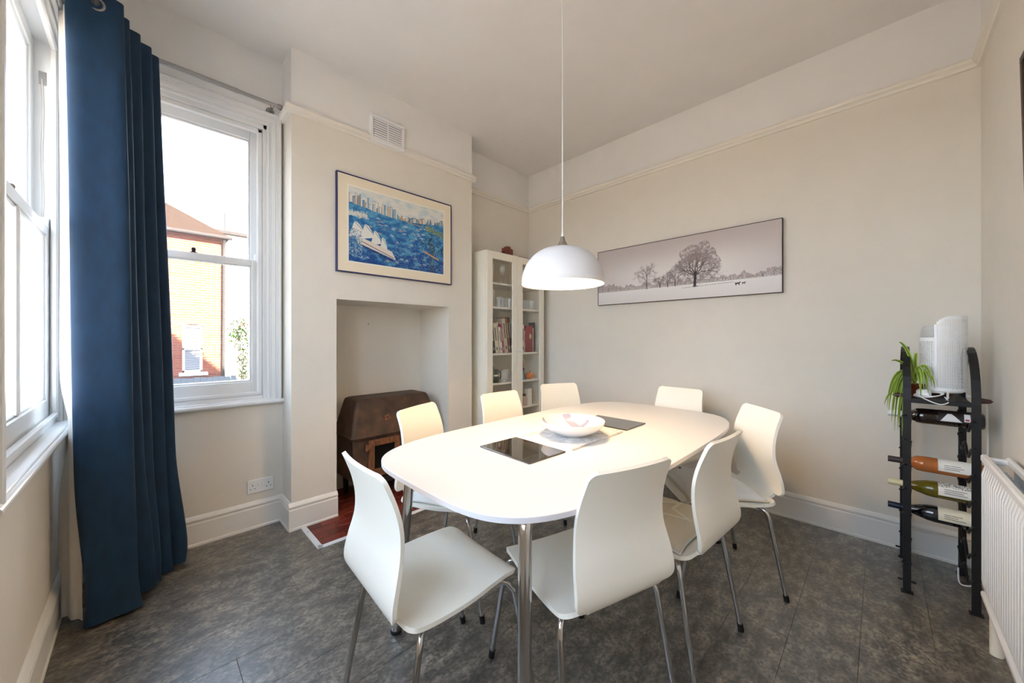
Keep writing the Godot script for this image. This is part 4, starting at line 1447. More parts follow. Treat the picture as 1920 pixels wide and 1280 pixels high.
	var leaning := [
		[2.262, 0.016, 0.20, 0.15, rgb(120, 128, 92), "thin sage green book at the left end of the leaning row"],
		[2.282, 0.034, 0.275, 0.17, rgb(44, 42, 34), "black book with an orange top leaning among paler books"],
		[2.320, 0.038, 0.285, 0.17, rgb(232, 222, 196), "cream paperback with orange blotches on the spine"],
		[2.362, 0.018, 0.295, 0.17, rgb(216, 204, 178), "beige book beside the cream paperback"],
		[2.384, 0.026, 0.25, 0.17, rgb(240, 232, 216), "white slim book in the leaning row"],
		[2.414, 0.022, 0.28, 0.17, rgb(168, 52, 92), "magenta pink book in the leaning row"],
		[2.440, 0.044, 0.335, 0.165, rgb(206, 190, 158), "tall tan book near the right of the leaning row"],
		[2.490, 0.026, 0.34, 0.165, rgb(124, 62, 40), "tall brown book near the right of the leaning row"]]
	var lean := 0.135
	for q in leaning:
		make_book(q[0], q[1], q[2], q[3], lean, q[4], q[5], Vector3(0, y, -2.575), "books leaning on the middle left shelf")
	make_book(2.522, 0.028, 0.35, 0.165, lean, rgb(62, 28, 26), "darkest maroon book at the right end of the leaning row", Vector3(0, y, -2.578), "books leaning on the middle left shelf")
	var big := MB.new()
	big.box(Vector3(-0.13, 0, -0.012), Vector3(0.13, 0.40, 0.012), 0.003)
	tag(place("album", big.mesh(), mat(rgb(112, 30, 24), 0.6), self, Transform3D(Basis(Vector3.RIGHT, -0.06), Vector3(2.375, y, -2.766))), "large dark red album standing behind the leaning books", "book")
	var upright := [
		[2.655, 0.030, 0.285, rgb(236, 232, 226), "white book with dark lettering, first on the right shelf"],
		[2.688, 0.026, 0.28, rgb(228, 226, 222), "second white book with dark lettering on the right shelf"],
		[2.716, 0.030, 0.28, rgb(232, 230, 224), "third white book next to the salmon one"],
		[2.749, 0.016, 0.22, rgb(222, 150, 122), "thin salmon book left of the thick red book"]]
	for q in upright:
		make_book(q[0], q[1], q[2], 0.18, 0.0, q[3], q[4], Vector3(0, y, -2.575), "books upright on the middle right shelf")
	make_book(2.768, 0.105, 0.272, 0.19, 0.0, rgb(156, 48, 40), "thick red book with a pale oval on the spine", Vector3(0, y, -2.573), "books upright on the middle right shelf", true)
	make_book(2.878, 0.016, 0.25, 0.18, 0.0, rgb(216, 176, 168), "thin pale pink book at the right end of the shelf", Vector3(0, y, -2.575), "books upright on the middle right shelf")
	var bx := MB.new()
	bx.box(Vector3(-0.012, 0, -0.07), Vector3(0.012, 0.31, 0.0), 0.002)
	tag(place("black_folder", bx.mesh(), mat(rgb(40, 36, 36), 0.6), self, Transform3D(Basis(), Vector3(2.91, y, -2.585))), "black folder standing at the far right of the books", "folder")

	# the shelf below: mugs and glasses on the left, figures on the right
	var gm := mat(Color(0.55, 0.75, 0.22, 0.55), 0.08)
	gm.transparency = BaseMaterial3D.TRANSPARENCY_ALPHA
	var gv := MB.new()
	gv.lathe([Vector2(0.0001, 0), Vector2(0.026, 0), Vector2(0.032, 0.05), Vector2(0.034, 0.15), Vector2(0.032, 0.15), Vector2(0.028, 0.05), Vector2(0.022, 0.006), Vector2(0.0001, 0.005)], 18)
	tag(place("green_vase", gv.mesh(), gm, self, Transform3D(Basis(), Vector3(2.295, 0.7901, -2.585))), "translucent green glass vase at left of the shelf", "vase")
	var mug := thing("black_mug", "black and white mug with handle behind glass", "mug", Vector3(2.365, 0.7901, -2.60))
	var mm := MB.new()
	mm.lathe([Vector2(0.0001, 0), Vector2(0.036, 0), Vector2(0.038, 0.004), Vector2(0.038, 0.125), Vector2(0.035, 0.125), Vector2(0.034, 0.008), Vector2(0.0001, 0.007)], 22)
	part("cup", mm, mat(rgb(30, 28, 28), 0.35), mug)
	var mh := MB.new()
	mh.tube(smooth_line([Vector3(0.036, 0.10, 0.006), Vector3(0.062, 0.095, 0.012), Vector3(0.064, 0.045, 0.012), Vector3(0.036, 0.03, 0.006)], 5), 0.006, 8)
	part("handle", mh, mat(rgb(30, 28, 28), 0.35), mug)
	var mbnd := MB.new()
	mbnd.lathe([Vector2(0.0383, 0.062), Vector2(0.0383, 0.078)], 22)
	part("white_band", mbnd, M.ivory, mug)
	for q in [[2.452, -2.57, 0.11, "shorter clear glass mug beside the black mug"], [2.528, -2.62, 0.12, "taller clear glass mug at right of the lower left shelf"]]:
		var jg := thing("glass_jug", q[3], "glass", Vector3(q[0], 0.7901, q[1]), 0.0, "glass mugs on the lower left shelf")
		var jb := MB.new()
		jb.lathe([Vector2(0.0001, 0), Vector2(0.031, 0), Vector2(0.033, q[2]), Vector2(0.031, q[2]), Vector2(0.028, 0.008), Vector2(0.0001, 0.007)], 20)
		part("body", jb, M.clear, jg)
		var jh := MB.new()
		jh.tube(smooth_line([Vector3(0.031, q[2] * 0.8, 0.01), Vector3(0.054, q[2] * 0.75, 0.018), Vector3(0.052, q[2] * 0.3, 0.018), Vector3(0.030, q[2] * 0.25, 0.01)], 4), 0.005, 7)
		part("handle", jh, M.clear, jg)
	var pot := thing("cookie_jar", "small blue and brown figure jar on the right shelf", "jar", Vector3(2.70, 0.7901, -2.585))
	var pj := MB.new()
	pj.lathe([Vector2(0.0001, 0), Vector2(0.036, 0), Vector2(0.045, 0.02), Vector2(0.044, 0.07), Vector2(0.034, 0.09)], 20)
	part("body", pj, mat(rgb(112, 142, 158), 0.4), pot)
	var pc := MB.new()
	pc.lathe([Vector2(0.034, 0.09), Vector2(0.041, 0.098), Vector2(0.040, 0.118), Vector2(0.030, 0.13)], 20)
	part("collar", pc, mat(rgb(28, 30, 40), 0.5), pot)
	var pl := MB.new()
	pl.lathe([Vector2(0.030, 0.13), Vector2(0.042, 0.145), Vector2(0.044, 0.168), Vector2(0.034, 0.192), Vector2(0.015, 0.204), Vector2(0.0001, 0.206)], 20)
	part("lid", pl, mat(rgb(178, 120, 88), 0.55), pot)
	var orange := thing("orange_pumpkin", "small orange pumpkin ornament on the right shelf", "ornament", Vector3(2.83, 0.7901, -2.575))
	var om := MB.new()
	var rings := []
	for k in 11:
		var w := -PI / 2 + PI * k / 10.0
		var ring := []
		for j in 40:
			var an := TAU * j / 40.0
			var rr := maxf(0.044 * cos(w), 0.001) * (1.0 + 0.05 * cos(an * 8.0))
			ring.append(Vector3(cos(an) * rr, 0.037 + 0.037 * sin(w), sin(an) * rr))
		rings.append(ring)
	om.loft(rings)
	part("body", om, mat(rgb(226, 122, 24), 0.45), orange)
	var os := MB.new()
	os.tube([Vector3(0, 0.07, 0), Vector3(0.004, 0.088, 0.002)], 0.006, 6, 0.004)
	part("stem", os, mat(rgb(96, 110, 40), 0.7), orange)
	# jars and bottles lower right
	var jars := [[2.675, -2.60, 0.030, 0.20, rgb(150, 108, 70), rgb(120, 84, 50), "amber spice jar at the left of the lower right shelf"], [2.735, -2.57, 0.030, 0.12, rgb(204, 176, 152), rgb(40, 36, 34), "small pinkish jar with black lid in front"], [2.765, -2.66, 0.030, 0.215, rgb(206, 206, 196), rgb(202, 168, 70), "tall pale jar with a gold lid behind the others"], [2.87, -2.60, 0.022, 0.13, rgb(150, 138, 150), rgb(34, 32, 34), "little lilac bottle with black cap at the right"]]
	for q in jars:
		var j := thing("jar", q[6], "jar", Vector3(q[0], 0.5281, q[1]), 0.0, "jars on the lower right shelf")
		var bd := MB.new()
		var hh: float = q[3]
		bd.lathe([Vector2(0.0001, 0), Vector2(q[2], 0), Vector2(q[2] + 0.001, 0.004), Vector2(q[2], hh * 0.68), Vector2(q[2] * 0.7, hh * 0.78), Vector2(q[2] * 0.7, hh * 0.82)], 18)
		part("body", bd, mat(q[4], 0.25), j)
		var ld := MB.new()
		ld.lathe([Vector2(q[2] * 0.75, hh * 0.82), Vector2(q[2] * 0.78, hh * 0.83), Vector2(q[2] * 0.78, hh * 0.97), Vector2(q[2] * 0.7, hh), Vector2(0.0001, hh)], 18)
		part("lid", ld, mat(q[5], 0.4), j)
	var wb := MB.new()
	wb.box(Vector3(-0.036, 0, -0.02), Vector3(0.036, 0.165, 0.02), 0.002)
	tag(place("white_carton", wb.mesh(), M.ivory, self, Transform3D(Basis(Vector3.UP, 0.1), Vector3(2.81, 0.5281, -2.575))), "white carton between the jars on the lower right shelf", "carton")
	var dk := MB.new()
	dk.lathe([Vector2(0.0001, 0), Vector2(0.05, 0), Vector2(0.06, 0.03), Vector2(0.058, 0.09), Vector2(0.05, 0.10), Vector2(0.03, 0.112), Vector2(0.0001, 0.115)], 22)
	tag(place("dark_pot", dk.mesh(), mat(rgb(52, 46, 42), 0.5), self, Transform3D(Basis(), Vector3(2.72, 0.3001, -2.62))), "dark lidded pot on the lowest visible right shelf", "pot")

	# on top of the cabinet
	var wc := thing("wooden_box", "reddish brown turned wooden box on top of the cabinet", "box", Vector3(2.53, 2.0201, -2.60), 0.35)
	var wm := MB.new()
	wm.box(Vector3(-0.052, 0, -0.04), Vector3(0.052, 0.075, 0.04), 0.006)
	part("body", wm, M.wood_brown, wc)
	var wt := MB.new()
	wt.lathe([Vector2(0.0001, 0.075), Vector2(0.036, 0.075), Vector2(0.036, 0.085), Vector2(0.026, 0.093), Vector2(0.0001, 0.094)], 18)
	part("lid", wt, M.wood_brown, wc)
	var wh := MB.new()
	wh.tube(smooth_line([Vector3(-0.05, 0.02, 0.0), Vector3(-0.085, 0.018, 0.01), Vector3(-0.11, 0.03, 0.0), Vector3(-0.14, 0.012, 0.02)], 4), 0.010, 7, 0.006)
	part("handle", wh, M.wood_brown, wc)
	var tray := MB.new()
	tray.box(Vector3(-0.16, 0, -0.09), Vector3(0.16, 0.008, 0.09), 0.002)
	tag(place("red_tray", tray.mesh(), mat(rgb(120, 40, 26), 0.5), self, Transform3D(Basis(), Vector3(2.79, 2.0201, -2.628))), "flat dark red tray lying on top of the cabinet", "tray")

func make_book(x: float, thick: float, tall: float, deep: float, lean: float, col: Color, label: String, at: Vector3, group: String, oval := false) -> void:
	var o := thing("book", label, "book", Vector3(x, at.y, at.z), 0.0, group)
	if lean != 0.0:
		# rests on its lower left edge and leans to the left, away from the right wall of the cabinet
		o.rotation.z = lean
		o.position.y = at.y + 0.0
		o.position.x = x + 0.036
	var cv := MB.new()
	var lip := 0.0022
	cv.box(Vector3(0, 0, -deep), Vector3(lip, tall, 0), 0.0005)
	cv.box(Vector3(thick - lip - 0.0012, 0, -deep), Vector3(thick - 0.0012, tall, 0), 0.0005)
	cv.box(Vector3(0, 0, -lip), Vector3(thick - 0.0012, tall, 0.0012), 0.001)
	var c := part("cover", cv, mat(col, 0.55), o)
	var pg := MB.new()
	pg.box(Vector3(lip, 0.003, -deep + 0.004), Vector3(thick - lip - 0.0012, tall - 0.004, -lip))
	part("pages", pg, M.ivory, o)
	var tt := MB.new()
	var dark: bool = col.get_luminance() > 0.45
	if oval:
		tt.lathe([Vector2(0.0001, 0.0), Vector2(0.018, 0.0), Vector2(0.018, 0.0006), Vector2(0.0001, 0.0007)], 20, Transform3D(Basis(Vector3.RIGHT, PI / 2).scaled(Vector3(1, 1.5, 1)), Vector3(thick * 0.66, tall * 0.60, 0.0012)))
	else:
		for q in [[0.42, 0.86], [0.10, 0.20]]:
			tt.box(Vector3(thick * 0.30, tall * q[0], 0.001), Vector3(thick * 0.62, tall * q[1], 0.0017))
	part("spine_print", tt, mat(rgb(60, 52, 50) if dark else rgb(214, 196, 150), 0.6), c)


# ---------------------------------------------------------------- pictures
func dab(im: Image, x: float, y: float, r: float, c: Color, k := 1.0) -> void:
	var w := im.get_width()
	var h := im.get_height()
	for j in range(maxi(0, int(y - r)), mini(h, int(y + r) + 1)):
		for i in range(maxi(0, int(x - r)), mini(w, int(x + r) + 1)):
			var d := Vector2(i - x, j - y).length()
			if d <= r:
				im.set_pixel(i, j, im.get_pixel(i, j).lerp(c, k))

func stroke(im: Image, a: Vector2, b: Vector2, r: float, c: Color, k := 1.0) -> void:
	var n := maxi(1, int(a.distance_to(b) / maxf(r * 0.8, 0.7)))
	for s in n + 1:
		var p := a.lerp(b, float(s) / n)
		dab(im, p.x, p.y, r, c, k)

func branch(im: Image, rng: RandomNumberGenerator, p: Vector2, ang: float, length: float, r: float, depth: int, dark: Color, frost: Color) -> void:
	var q := p + Vector2(cos(ang), -sin(ang)) * length
	stroke(im, p, q, r, dark.lerp(frost, clampf(0.16 * (6 - depth), 0.0, 0.75)), 0.85)
	if depth <= 0:
		for k in 3:
			dab(im, q.x + rng.randfn() * 4.0, q.y + rng.randfn() * 4.0, rng.randf_range(0.5, 1.4), frost.lerp(dark, rng.randf() * 0.8), 0.6)
		return
	for k in (3 if depth > 2 else 2):
		branch(im, rng, q, ang + rng.randf_range(-0.75, 0.75), length * rng.randf_range(0.62, 0.86), maxf(r * 0.66, 0.45), depth - 1, dark, frost)

func winter_print() -> ImageTexture:
	var w := 1024
	var h := 362
	var im := Image.create(w, h, false, Image.FORMAT_RGB8)
	var rng := RandomNumberGenerator.new()
	rng.seed = 12
	var ground := 277.0
	for y in h:
		for x in w:
			# hazy winter sky of the photograph in the print, paler toward its middle
			var e := minf(minf(x, w - x) / 260.0, 1.0)
			var t := clampf(y / ground, 0.0, 1.0)
			var c := rgb(196, 184, 180).lerp(rgb(232, 226, 221), smoothstep(0.0, 0.75, t) * (0.45 + 0.55 * e))
			if y > ground + 6.0 * sin(x * 0.004):
				c = rgb(238, 234, 231).lerp(rgb(226, 219, 215), clampf((y - ground) / 90.0, 0.0, 1.0))
			im.set_pixel(x, y, c)
	var dark := rgb(58, 44, 42)
	var frost := rgb(176, 158, 154)
	# distant tree line
	var nz := FastNoiseLite.new()
	nz.seed = 3
	nz.frequency = 0.02
	for x in range(0, w, 2):
		var top := 16.0 + 26.0 * (nz.get_noise_1d(x) + 0.45) + (16.0 if x < 120 else 0.0) + (14.0 if x > 960 else 0.0)
		if x > 600 and x < 700:
			top *= 0.7
		for k in int(top * 0.9):
			var yy := ground - pow(rng.randf(), 0.8) * maxf(top, 6.0)
			dab(im, x + rng.randf() * 2.0, yy, rng.randf_range(0.5, 1.3), dark.lerp(frost, rng.randf_range(0.35, 1.0)), 0.55)
		if rng.randf() < 0.10:
			stroke(im, Vector2(x, ground), Vector2(x + rng.randf_range(-2, 2), ground - top * 0.6), 0.7, dark, 0.6)
	stroke(im, Vector2(0, ground + 1), Vector2(w, ground), 0.9, rgb(120, 104, 100), 0.5)
	# the middle and the great tree
	for q in [[342.0, 126.0, 62.0, 2600], [424.0, 58.0, 40.0, 900], [513.0, 92.0, 58.0, 1500], [470.0, 70.0, 44.0, 1000]]:
		for k in q[3]:
			var an := rng.randf() * TAU
			var rad := sqrt(rng.randf())
			var px: float = q[0] + cos(an) * rad * q[2]
			var py: float = ground - q[1] * 0.56 + sin(an) * rad * q[1] * 0.46
			if rng.randf() < 0.6 + nz.get_noise_2d(px * 2.0, py * 2.0):
				dab(im, px, py, rng.randf_range(0.6, 1.5), dark.lerp(frost, rng.randf_range(0.25, 1.0)), 0.5)
		branch(im, rng, Vector2(q[0], ground + 4), PI / 2, q[1] * 0.34, 2.4, 5, dark, frost)
	var cx := 624.0
	for k in 22000:
		var an := rng.randf() * TAU
		var rad := sqrt(rng.randf())
		var edge := 1.0 + 0.08 * sin(an * 5.0 + 1.0) + 0.05 * sin(an * 9.0)
		var px := cx + 14.0 + cos(an) * rad * 106.0 * edge
		var py := 150.0 + sin(an) * rad * 104.0 * edge
		var clump := nz.get_noise_2d(px * 2.2, py * 2.2)
		if rng.randf() < 0.62 + clump * 1.3:
			dab(im, px, py, rng.randf_range(0.6, 1.7), dark.lerp(rgb(206, 192, 188), rng.randf_range(0.2, 1.0)), 0.55)
	for k in 7:
		branch(im, rng, Vector2(cx, 232), PI / 2 + (k - 3) * 0.36, 40.0, 2.6, 5, dark, frost)
	for k in 2600:
		dab(im, cx - 10.0 + rng.randfn() * 70.0, 250.0 + rng.randfn() * 14.0, rng.randf_range(0.5, 1.5), dark.lerp(frost, rng.randf_range(0.3, 1.0)), 0.45)
	stroke(im, Vector2(cx - 2, ground + 14), Vector2(cx + 1, 214), 7.0, rgb(40, 32, 32))
	stroke(im, Vector2(cx - 11, ground + 16), Vector2(cx + 11, ground + 16), 2.4, rgb(48, 38, 38))
	stroke(im, Vector2(cx - 70, ground + 20), Vector2(cx + 190, ground + 12), 1.4, rgb(150, 138, 136), 0.45)
	# two dogs running in the snow
	for q in [[834.0, 0.8], [862.0, 0.55]]:
		var s: float = q[1]
		var yb := ground + 22.0
		stroke(im, Vector2(q[0] - 10 * s, yb), Vector2(q[0] + 9 * s, yb - 2 * s), 4.2 * s, rgb(22, 20, 22))
		stroke(im, Vector2(q[0] + 9 * s, yb - 3 * s), Vector2(q[0] + 15 * s, yb - 8 * s), 2.6 * s, rgb(22, 20, 22))
		stroke(im, Vector2(q[0] - 10 * s, yb - 1 * s), Vector2(q[0] - 17 * s, yb - 6 * s), 1.2 * s, rgb(22, 20, 22))
		for l in [-9.0, -6.0, 5.0, 9.0]:
			stroke(im, Vector2(q[0] + l * s, yb + 2 * s), Vector2(q[0] + l * 1.3 * s, yb + 11 * s), 1.4 * s, rgb(22, 20, 22))
	return ImageTexture.create_from_image(im)

func harbour_print() -> ImageTexture:
	var w := 720
	var h := 480
	var im := Image.create(w, h, false, Image.FORMAT_RGB8)
	var rng := RandomNumberGenerator.new()
	rng.seed = 30
	var nz := FastNoiseLite.new()
	nz.seed = 5
	nz.frequency = 0.011
	var nf := FastNoiseLite.new()
	nf.seed = 6
	nf.frequency = 0.05
	for y in h:
		for x in w:
			var a := nz.get_noise_2d(x, y * 1.8)
			var b := nf.get_noise_2d(x, y * 2.5)
			var c := rgb(46, 120, 178).lerp(rgb(24, 70, 138), clampf((y - 120.0) / 360.0, 0.0, 1.0))
			c = c.lerp(rgb(98, 172, 208), clampf(a * 1.6 + 0.48 - absf(x - 400.0) / 1400.0 - (y - 200.0) / 900.0, 0.0, 0.9))
			c = c.lerp(rgb(20, 54, 116), clampf(-b * 0.9, 0.0, 0.6))
			if y < 112.0 + 26.0 * sin(x * 0.006 - 0.6):
				c = rgb(228, 226, 216).lerp(rgb(178, 204, 214), clampf(0.15 + a, 0.0, 0.7))
			im.set_pixel(x, y, c)
	# skyline in loose ink and colour
	var ink := rgb(40, 56, 84)
	for k in 110:
		var x := rng.randf() * w
		var tall := rng.randf_range(18, 52) * (1.5 if x < 330 else 0.8)
		var bw := rng.randf_range(7, 17)
		var base := 118.0 + 24.0 * sin(x * 0.006 - 0.6)
		var c: Color = [rgb(226, 218, 200), rgb(206, 172, 138), rgb(150, 182, 200), rgb(236, 230, 214), rgb(118, 158, 190)][rng.randi() % 5]
		im.fill_rect(Rect2i(int(x), int(base - tall), int(bw), int(tall)), c)
		stroke(im, Vector2(x, base), Vector2(x, base - tall), 0.8, ink, 0.7)
		stroke(im, Vector2(x, base - tall), Vector2(x + bw, base - tall), 0.8, ink, 0.7)
		for m in 3:
			stroke(im, Vector2(x + 2, base - tall * (0.2 + 0.25 * m)), Vector2(x + bw - 2, base - tall * (0.2 + 0.25 * m)), 0.6, ink, 0.4)
	# arched bridge on the far shore
	for k in 24:
		var t0 := k / 24.0
		var t1 := (k + 1) / 24.0
		stroke(im, Vector2(lerpf(412, 520, t0), 142 - 40 * sin(t0 * PI)), Vector2(lerpf(412, 520, t1), 142 - 40 * sin(t1 * PI)), 1.8, ink)
		if k % 2 == 0:
			stroke(im, Vector2(lerpf(412, 520, t0), 142 - 40 * sin(t0 * PI)), Vector2(lerpf(412, 520, t0), 144), 0.7, ink)
	stroke(im, Vector2(404, 144), Vector2(530, 150), 2.2, rgb(196, 160, 100))
	# far right shore, green and ochre
	for k in 700:
		var x := rng.randf_range(560, w)
		var y := 150.0 + (x - 560.0) * 0.22 + rng.randfn() * 11.0
		dab(im, x, y, rng.randf_range(1.5, 4.0), [rgb(62, 118, 110), rgb(120, 150, 80), rgb(204, 178, 116), rgb(58, 130, 170)][rng.randi() % 4], 0.8)
	# left quay
	for k in 260:
		dab(im, rng.randf_range(0, 120), 168 + rng.randfn() * 9.0, rng.randf_range(2, 5), rgb(214, 216, 206), 0.8)
	# small boats with wakes
	for k in 46:
		var x := rng.randf_range(110, 560)
		var y := rng.randf_range(150, 270) if k < 30 else rng.randf_range(300, 450)
		stroke(im, Vector2(x, y), Vector2(x + rng.randf_range(10, 26), y + rng.randf_range(-2, 5)), 1.8, [rgb(236, 232, 222), rgb(214, 160, 110), rgb(232, 236, 236)][rng.randi() % 3])
		stroke(im, Vector2(x - 12, y + 6), Vector2(x + 20, y + 8), 1.0, rgb(190, 216, 228), 0.8)
	for k in 420:
		var x := rng.randf_range(300, w)
		var y := rng.randf_range(290, 470)
		stroke(im, Vector2(x, y), Vector2(x + rng.randf_range(4, 14), y + rng.randf_range(-3, 3)), 0.9, rgb(150, 196, 222), 0.6)
	for k in 500:
		var x := rng.randf_range(0, 300)
		var y := rng.randf_range(200, 470)
		stroke(im, Vector2(x, y), Vector2(x + rng.randf_range(4, 12), y + 2), 0.9, rgb(88, 160, 200), 0.5)
	# white pier building with curved roofs on the left
	for q in [[4.0, 222.0, 96.0], [76.0, 226.0, 84.0], [146.0, 256.0, 66.0], [208.0, 290.0, 48.0]]:
		for k in 30:
			var f := k / 29.0
			stroke(im, Vector2(q[0] + q[2] * f, q[1] + 96 - 20 * f), Vector2(q[0] + q[2] * (0.35 + f * 0.55), q[1] + 44.0 * f * f), 3.0, rgb(232, 232, 224))
		stroke(im, Vector2(q[0] + q[2] * 0.35, q[1]), Vector2(q[0] + q[2] * 0.9, q[1] + 46), 1.3, ink)
	for k in 40:
		var f := k / 39.0
		stroke(im, Vector2(50 + 240 * f, 312 + 66 * f), Vector2(60 + 256 * f, 350 + 74 * f), 5.0, rgb(226, 218, 206))
	stroke(im, Vector2(56, 332), Vector2(306, 418), 2.0, ink)
	stroke(im, Vector2(64, 360), Vector2(300, 440), 2.8, rgb(52, 44, 60))
	# trees at both lower corners
	for k in 900:
		var x := rng.randf_range(0, 86)
		dab(im, x, rng.randf_range(260, 440) + x * 0.2, rng.randf_range(1, 3), [rgb(120, 170, 200), rgb(214, 226, 224), rgb(40, 80, 130)][rng.randi() % 3], 0.8)
	for q in [[600.0, 250.0], [650.0, 300.0], [690.0, 290.0], [560.0, 270.0], [620.0, 210.0]]:
		for k in 70:
			var an := rng.randf() * TAU
			var l := rng.randf_range(20, 62)
			var p := Vector2(q[0], q[1])
			stroke(im, p, p + Vector2(cos(an), sin(an) * 0.8 + 0.25) * l, 1.8, [rgb(60, 140, 190), rgb(30, 84, 130), rgb(24, 40, 60), rgb(110, 180, 214)][rng.randi() % 4], 0.9)
	for x in [604.0, 628.0]:
		stroke(im, Vector2(x, 260), Vector2(x + 4, 476), 3.4, rgb(72, 88, 84))
		for k in 14:
			dab(im, x + rng.randf_range(-3, 6), 270 + k * 15, 2.0, rgb(190, 180, 130), 0.7)
	stroke(im, Vector2(548, 330), Vector2(670, 372), 7.0, rgb(216, 172, 128))
	stroke(im, Vector2(548, 326), Vector2(670, 366), 1.4, ink)
	return ImageTexture.create_from_image(im)

func framed(called: String, label: String, at: Vector3, basis: Basis, w: float, h: float, face: Material, frame: Material, bar: float, deep: float, mount: Material = null, border := 0.0, white := 0.0) -> Node3D:
	# own axes: x to the right, y up, z toward the viewer; origin at the centre of the back
	var o := thing(called, label, "picture", at)
	o.basis = basis
	var fr := MB.new()
	fr.box(Vector3(-w / 2, h / 2 - bar, 0), Vector3(w / 2, h / 2, deep), 0.0012)
	fr.box(Vector3(-w / 2, -h / 2, 0), Vector3(w / 2, -h / 2 + bar, deep), 0.0012)
	fr.box(Vector3(-w / 2, -h / 2 + bar, 0), Vector3(-w / 2 + bar, h / 2 - bar, deep), 0.0012)
	fr.box(Vector3(w / 2 - bar, -h / 2 + bar, 0), Vector3(w / 2, h / 2 - bar, deep), 0.0012)
	part("frame", fr, frame, o)
	var iw := w / 2 - bar
	var ih := h / 2 - bar
	var z := deep - 0.004
	if mount:
		var mo := MB.new()
		mo.box(Vector3(-iw, -ih, 0.002), Vector3(iw, ih, z))
		part("mount", mo, mount, o)
		iw -= border
		ih -= border
		z += 0.0008
		var wp := MB.new()
		wp.box(Vector3(-iw, -ih, z - 0.002), Vector3(iw, ih, z))
		part("paper_margin", wp, M.ivory, o)
		iw -= white
		ih -= white
		z += 0.0006
	var pr := MB.new()
	pr.quad(Vector3(-iw, ih, z), Vector3(iw, ih, z), Vector3(iw, -ih, z), Vector3(-iw, -ih, z), Vector3.BACK, [Vector2(0, 0), Vector2(1, 0), Vector2(1, 1), Vector2(0, 1)])
	part("print", pr, face, o)
	return o

func build_pictures() -> void:
	var pm := mat(Color(1, 1, 1), 0.55)
	pm.albedo_texture = winter_print()
	var to_left := Basis(Vector3.UP, -PI / 2)     # hangs on the back wall and faces -x
	framed("panorama_print", "long sepia winter print of a frosted tree and two dogs", Vector3(XB, 1.7775, -1.187), to_left, 1.437, 0.508, pm, mat(rgb(62, 44, 40), 0.5), 0.004, 0.032)
	var hm := mat(Color(1, 1, 1), 0.25)
	hm.albedo_texture = harbour_print()
	framed("harbour_picture", "framed blue harbour painting with boats above the fireplace", Vector3(1.389, 2.010, ZC), Basis(), 0.945, 0.683, hm, M.navy_frame, 0.008, 0.026, M.mount, 0.062, 0.012)
	var dm := mat(rgb(24, 20, 18), 0.25)
	var tilt := Basis(Vector3.UP, PI) * Basis(Vector3.RIGHT, 0.02)
	framed("dark_picture", "dark wood framed picture cut off at the right edge", Vector3(1.735, 1.862, ZR - 0.010), tilt, 0.74, 0.60, dm, mat(rgb(70, 50, 36), 0.5), 0.022, 0.022)


